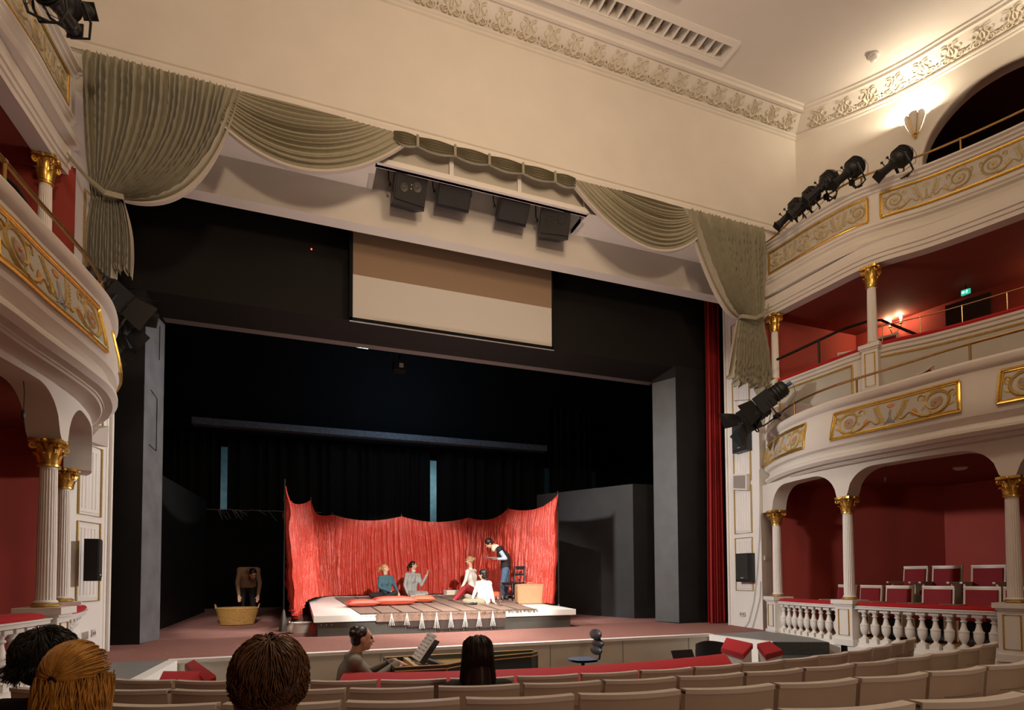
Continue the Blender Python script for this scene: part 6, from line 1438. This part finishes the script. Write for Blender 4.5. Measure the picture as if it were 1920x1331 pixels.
# uplighter sconces on the upper wall
def sconce(s, z, label):
    q = wallR.on(s, .0, z); nn = wallR.nrm(s); N = Vector((nn.x, nn.y, 0)); T_ = Vector((-nn.y, nn.x, 0)); t = thing('wall_sconce', label, 'wall lamp', q); mb = MB()
    for a0, a1 in ((-1.45, -.5), (-.46, .46), (.5, 1.45)):
        rows = []
        for v, r, h in ((0, .04, -.20), (.25, .08, -.13), (.6, .12, -.02), (.9, .16, .11), (1, .175, .14)):
            rows.append([q + N*(r*math.cos(a) + .01) + T_*r*math.sin(a) + Vector((0, 0, h + (.04*math.cos((a - (a0 + a1)/2)*3) if v == 1 else 0))) for a in [lerp(a0, a1, j/6) for j in range(7)]])
        mb.grid(rows)
    mb.build('shade', M['white'], t)
    mb = MB()
    for a in (-1.47, -.48, .48, 1.47): mb.tube([q + N*(r*math.cos(a) + .01) + T_*r*math.sin(a) + Vector((0, 0, h)) for r, h in ((.04, -.20), (.08, -.13), (.12, -.02), (.165, .12))], .012, 5)
    mb.lathe([(.012, -.29), (.03, -.26), (.018, -.23), (.05, -.205), (.04, -.19)], q + N*.02, 12); mb.build('gilt_edge', M['gold'], t)
    mb = MB(); mb.ell(q + N*.10 + Vector((0, 0, .06)), .035); mb.build('bulb', M['bulb'], t)
    lamp('sconce_light', 'POINT', q + N*.11 + Vector((0, 0, .17)), 80, (1, .83, .60), .04)
ssc = wallR.s_px(1742); sconce(ssc, pv_z(ssc, 1719, 232) if 'pv_z' in globals() else 9.90, 'lit white and gold uplighter sconce on the upper right wall')
sconce(NS1 + (NS0 - ssc), 9.9, 'uplighter sconce beyond the arched niche at the right picture edge')
# candle sconce in the gallery box
c = pX(1681, 622, 11.95); t = thing('candle_sconce', 'gilt wall sconce with two lit candle bulbs in the right gallery', 'wall lamp', c); mb = MB(); mb.lathe([(.02, -.16), (.05, -.10), (.03, 0), (.05, .1), (.01, .14)], c, 10, sx=.5); mb.build('back_plate', M['gold'], t)
for s, (px, py) in zip((-1, 1), ((1669, 603), (1689, 595))):
    b = pX(px, py, 11.72); mb = MB(); mb.tube([c + Vector((-.02, 0, 0)), c.lerp(b, .5) + Vector((-.05, 0, -.14)), b - Vector((0, 0, .17)), b - Vector((0, 0, .13))], .012, 6); mb.lathe([(.012, -.14), (.045, -.12), (.03, -.11)], b, 10); a = mb.build('arm', M['gold'], t)
    mb = MB(); mb.tube([b - Vector((0, 0, .12)), b - Vector((0, 0, .035))], .014, 8); mb.build('candle_sleeve', M['ivory'], a)
    mb = MB(); mb.lathe([(.012, -.035), (.026, -.01), (.022, .02), (.003, .055)], b, 10); mb.build('candle_bulb', M['bulb'], a)
    lamp('candle_light', 'POINT', b + Vector((-.06, 0, .0)), 12, (1, .68, .38), .03)
q = wallR; c = pX(1985, 500, 12.5); lamp('candle_light', 'POINT', (12.2, 5.6, 6.0), 9, (1, .66, .36), .05)
# exit sign and door
mb = MB(); a, b = pX(1773, 600, 11.88), pX(1858, 600, 12.08); mb.hexa([(a.x, a.y, 3.5), (b.x, b.y, 3.5), (b.x + .05, b.y, 3.5), (a.x + .05, a.y, 3.5)], [(a.x, a.y, 6.38), (b.x, b.y, 6.38), (b.x + .05, b.y, 6.38), (a.x + .05, a.y, 6.38)]); struct(mb, 'door_1', mat('dark_brown_door', (.045, .018, .014), .6), False)
P = [pX(1802, 555, 11.6), pX(1818, 549, 11.6), pX(1818, 540, 11.6), pX(1802, 545, 11.6)]; c = sum(P, Vector())/4; t = thing('exit_sign', 'lit green escape-route sign above the dark gallery door', 'sign', c); mb = MB(); mb.extrude(P, (.03, 0, 0)); mb.build('green_box', M['exitg'], t, False)
def onsign(u, v): return P[0].lerp(P[1], u).lerp(P[3].lerp(P[2], u), v) + Vector((-.006, 0, 0))
for q in ([(.08, .3), (.42, .3), (.42, .75), (.08, .75)],): mb = MB(); mb.extrude([onsign(*z) for z in q], (.004, 0, 0)); mb.build('door_pictogram', M['exitw'], t, False)
mb = MB()
for a, b, r in (((.68, .62), (.66, .42), .008), ((.66, .42), (.58, .22), .006), ((.66, .42), (.76, .24), .006), ((.68, .58), (.80, .50), .005), ((.68, .58), (.57, .50), .005)): mb.tube([onsign(*a), onsign(*b)], r, 5)
mb.ell(onsign(.70, .76), .011, seg=8, rings=6); mb.build('running_figure', M['exitw'], t)
mb = MB(); mb.tube([c + Vector((.015, 0, .05)), Vector((c.x + .015, c.y, 6.5))], .008, 5); mb.build('hanger', M['blackmetal'], t)
# ceiling fittings
c = pz(1638, 104, ZC); t = thing('smoke_detector', 'round white smoke detector on the ceiling', 'smoke detector', c); mb = MB(); mb.lathe([(.10, 0), (.10, -.03), (.085, -.045)], c, 20); mb.build('base', M['plasw'], t); mb = MB(); mb.lathe([(.06, -.04), (.065, -.07), (.05, -.11), (.02, -.12)], c, 18); mb.build('sensor', M['plasw'], t)
c = pz(1801, 875, 2.96); t = thing('ceiling_lamp', 'small unlit white lamp on the red box ceiling', 'ceiling lamp', c); mb = MB(); mb.lathe([(.10, 0), (.11, -.02), (.08, -.05), (.02, -.06)], c, 18); mb.build('glass_dish', M['plasw'], t); mb = MB(); mb.lathe([(.115, .0), (.115, -.012)], c, 18); mb.build('rim', M['steel'], t)
# round-topped grey panel behind the right gallery rail
t = thing('round_panel', 'grey-mauve round-topped panel behind the brass rail of the right gallery', 'panel', pX(1506, 790, 9.1)); mb = MB(); P = [GP(fcr, 1506 + 38*math.cos(a), 785 - 46*math.sin(a), -.32) for a in [PI*i/24 for i in range(25)]] + [GP(fcr, 1468, 820, -.32), GP(fcr, 1544, 800, -.32)][::1]
P = P[:25] + [P[25], P[26]]; c0 = sum(P, Vector())/len(P); n_ = Vector((c0.x, c0.y, 0)).normalized()
P = [Vector((GP(fcr, 1506, 780, -.32).x, GP(fcr, 1506, 780, -.32).y, 0)) + Vector((-.62, .78, 0))*(-.34*math.cos(a)) + Vector((0, 0, 4.0 + .42*math.sin(a))) for a in [PI*i/24 for i in range(25)]]
P = [P[0] - Vector((0, 0, .6))] + P + [P[-1] - Vector((0, 0, .6))]; mb.extrude(P, (.03, .024, 0)); mb.build('panel_body', mat('mauve_grey', (.40, .34, .34), .6), t, False)
# tiny red indicator lamps in the dark fly space
mb = MB(); mb.ell(pY(584, 467, 10.872), .013, seg=8, rings=6); tag(mb.build('indicator_lamp', M['led']), 'tiny red indicator light on the black bridge left of the projection screen', 'indicator light')
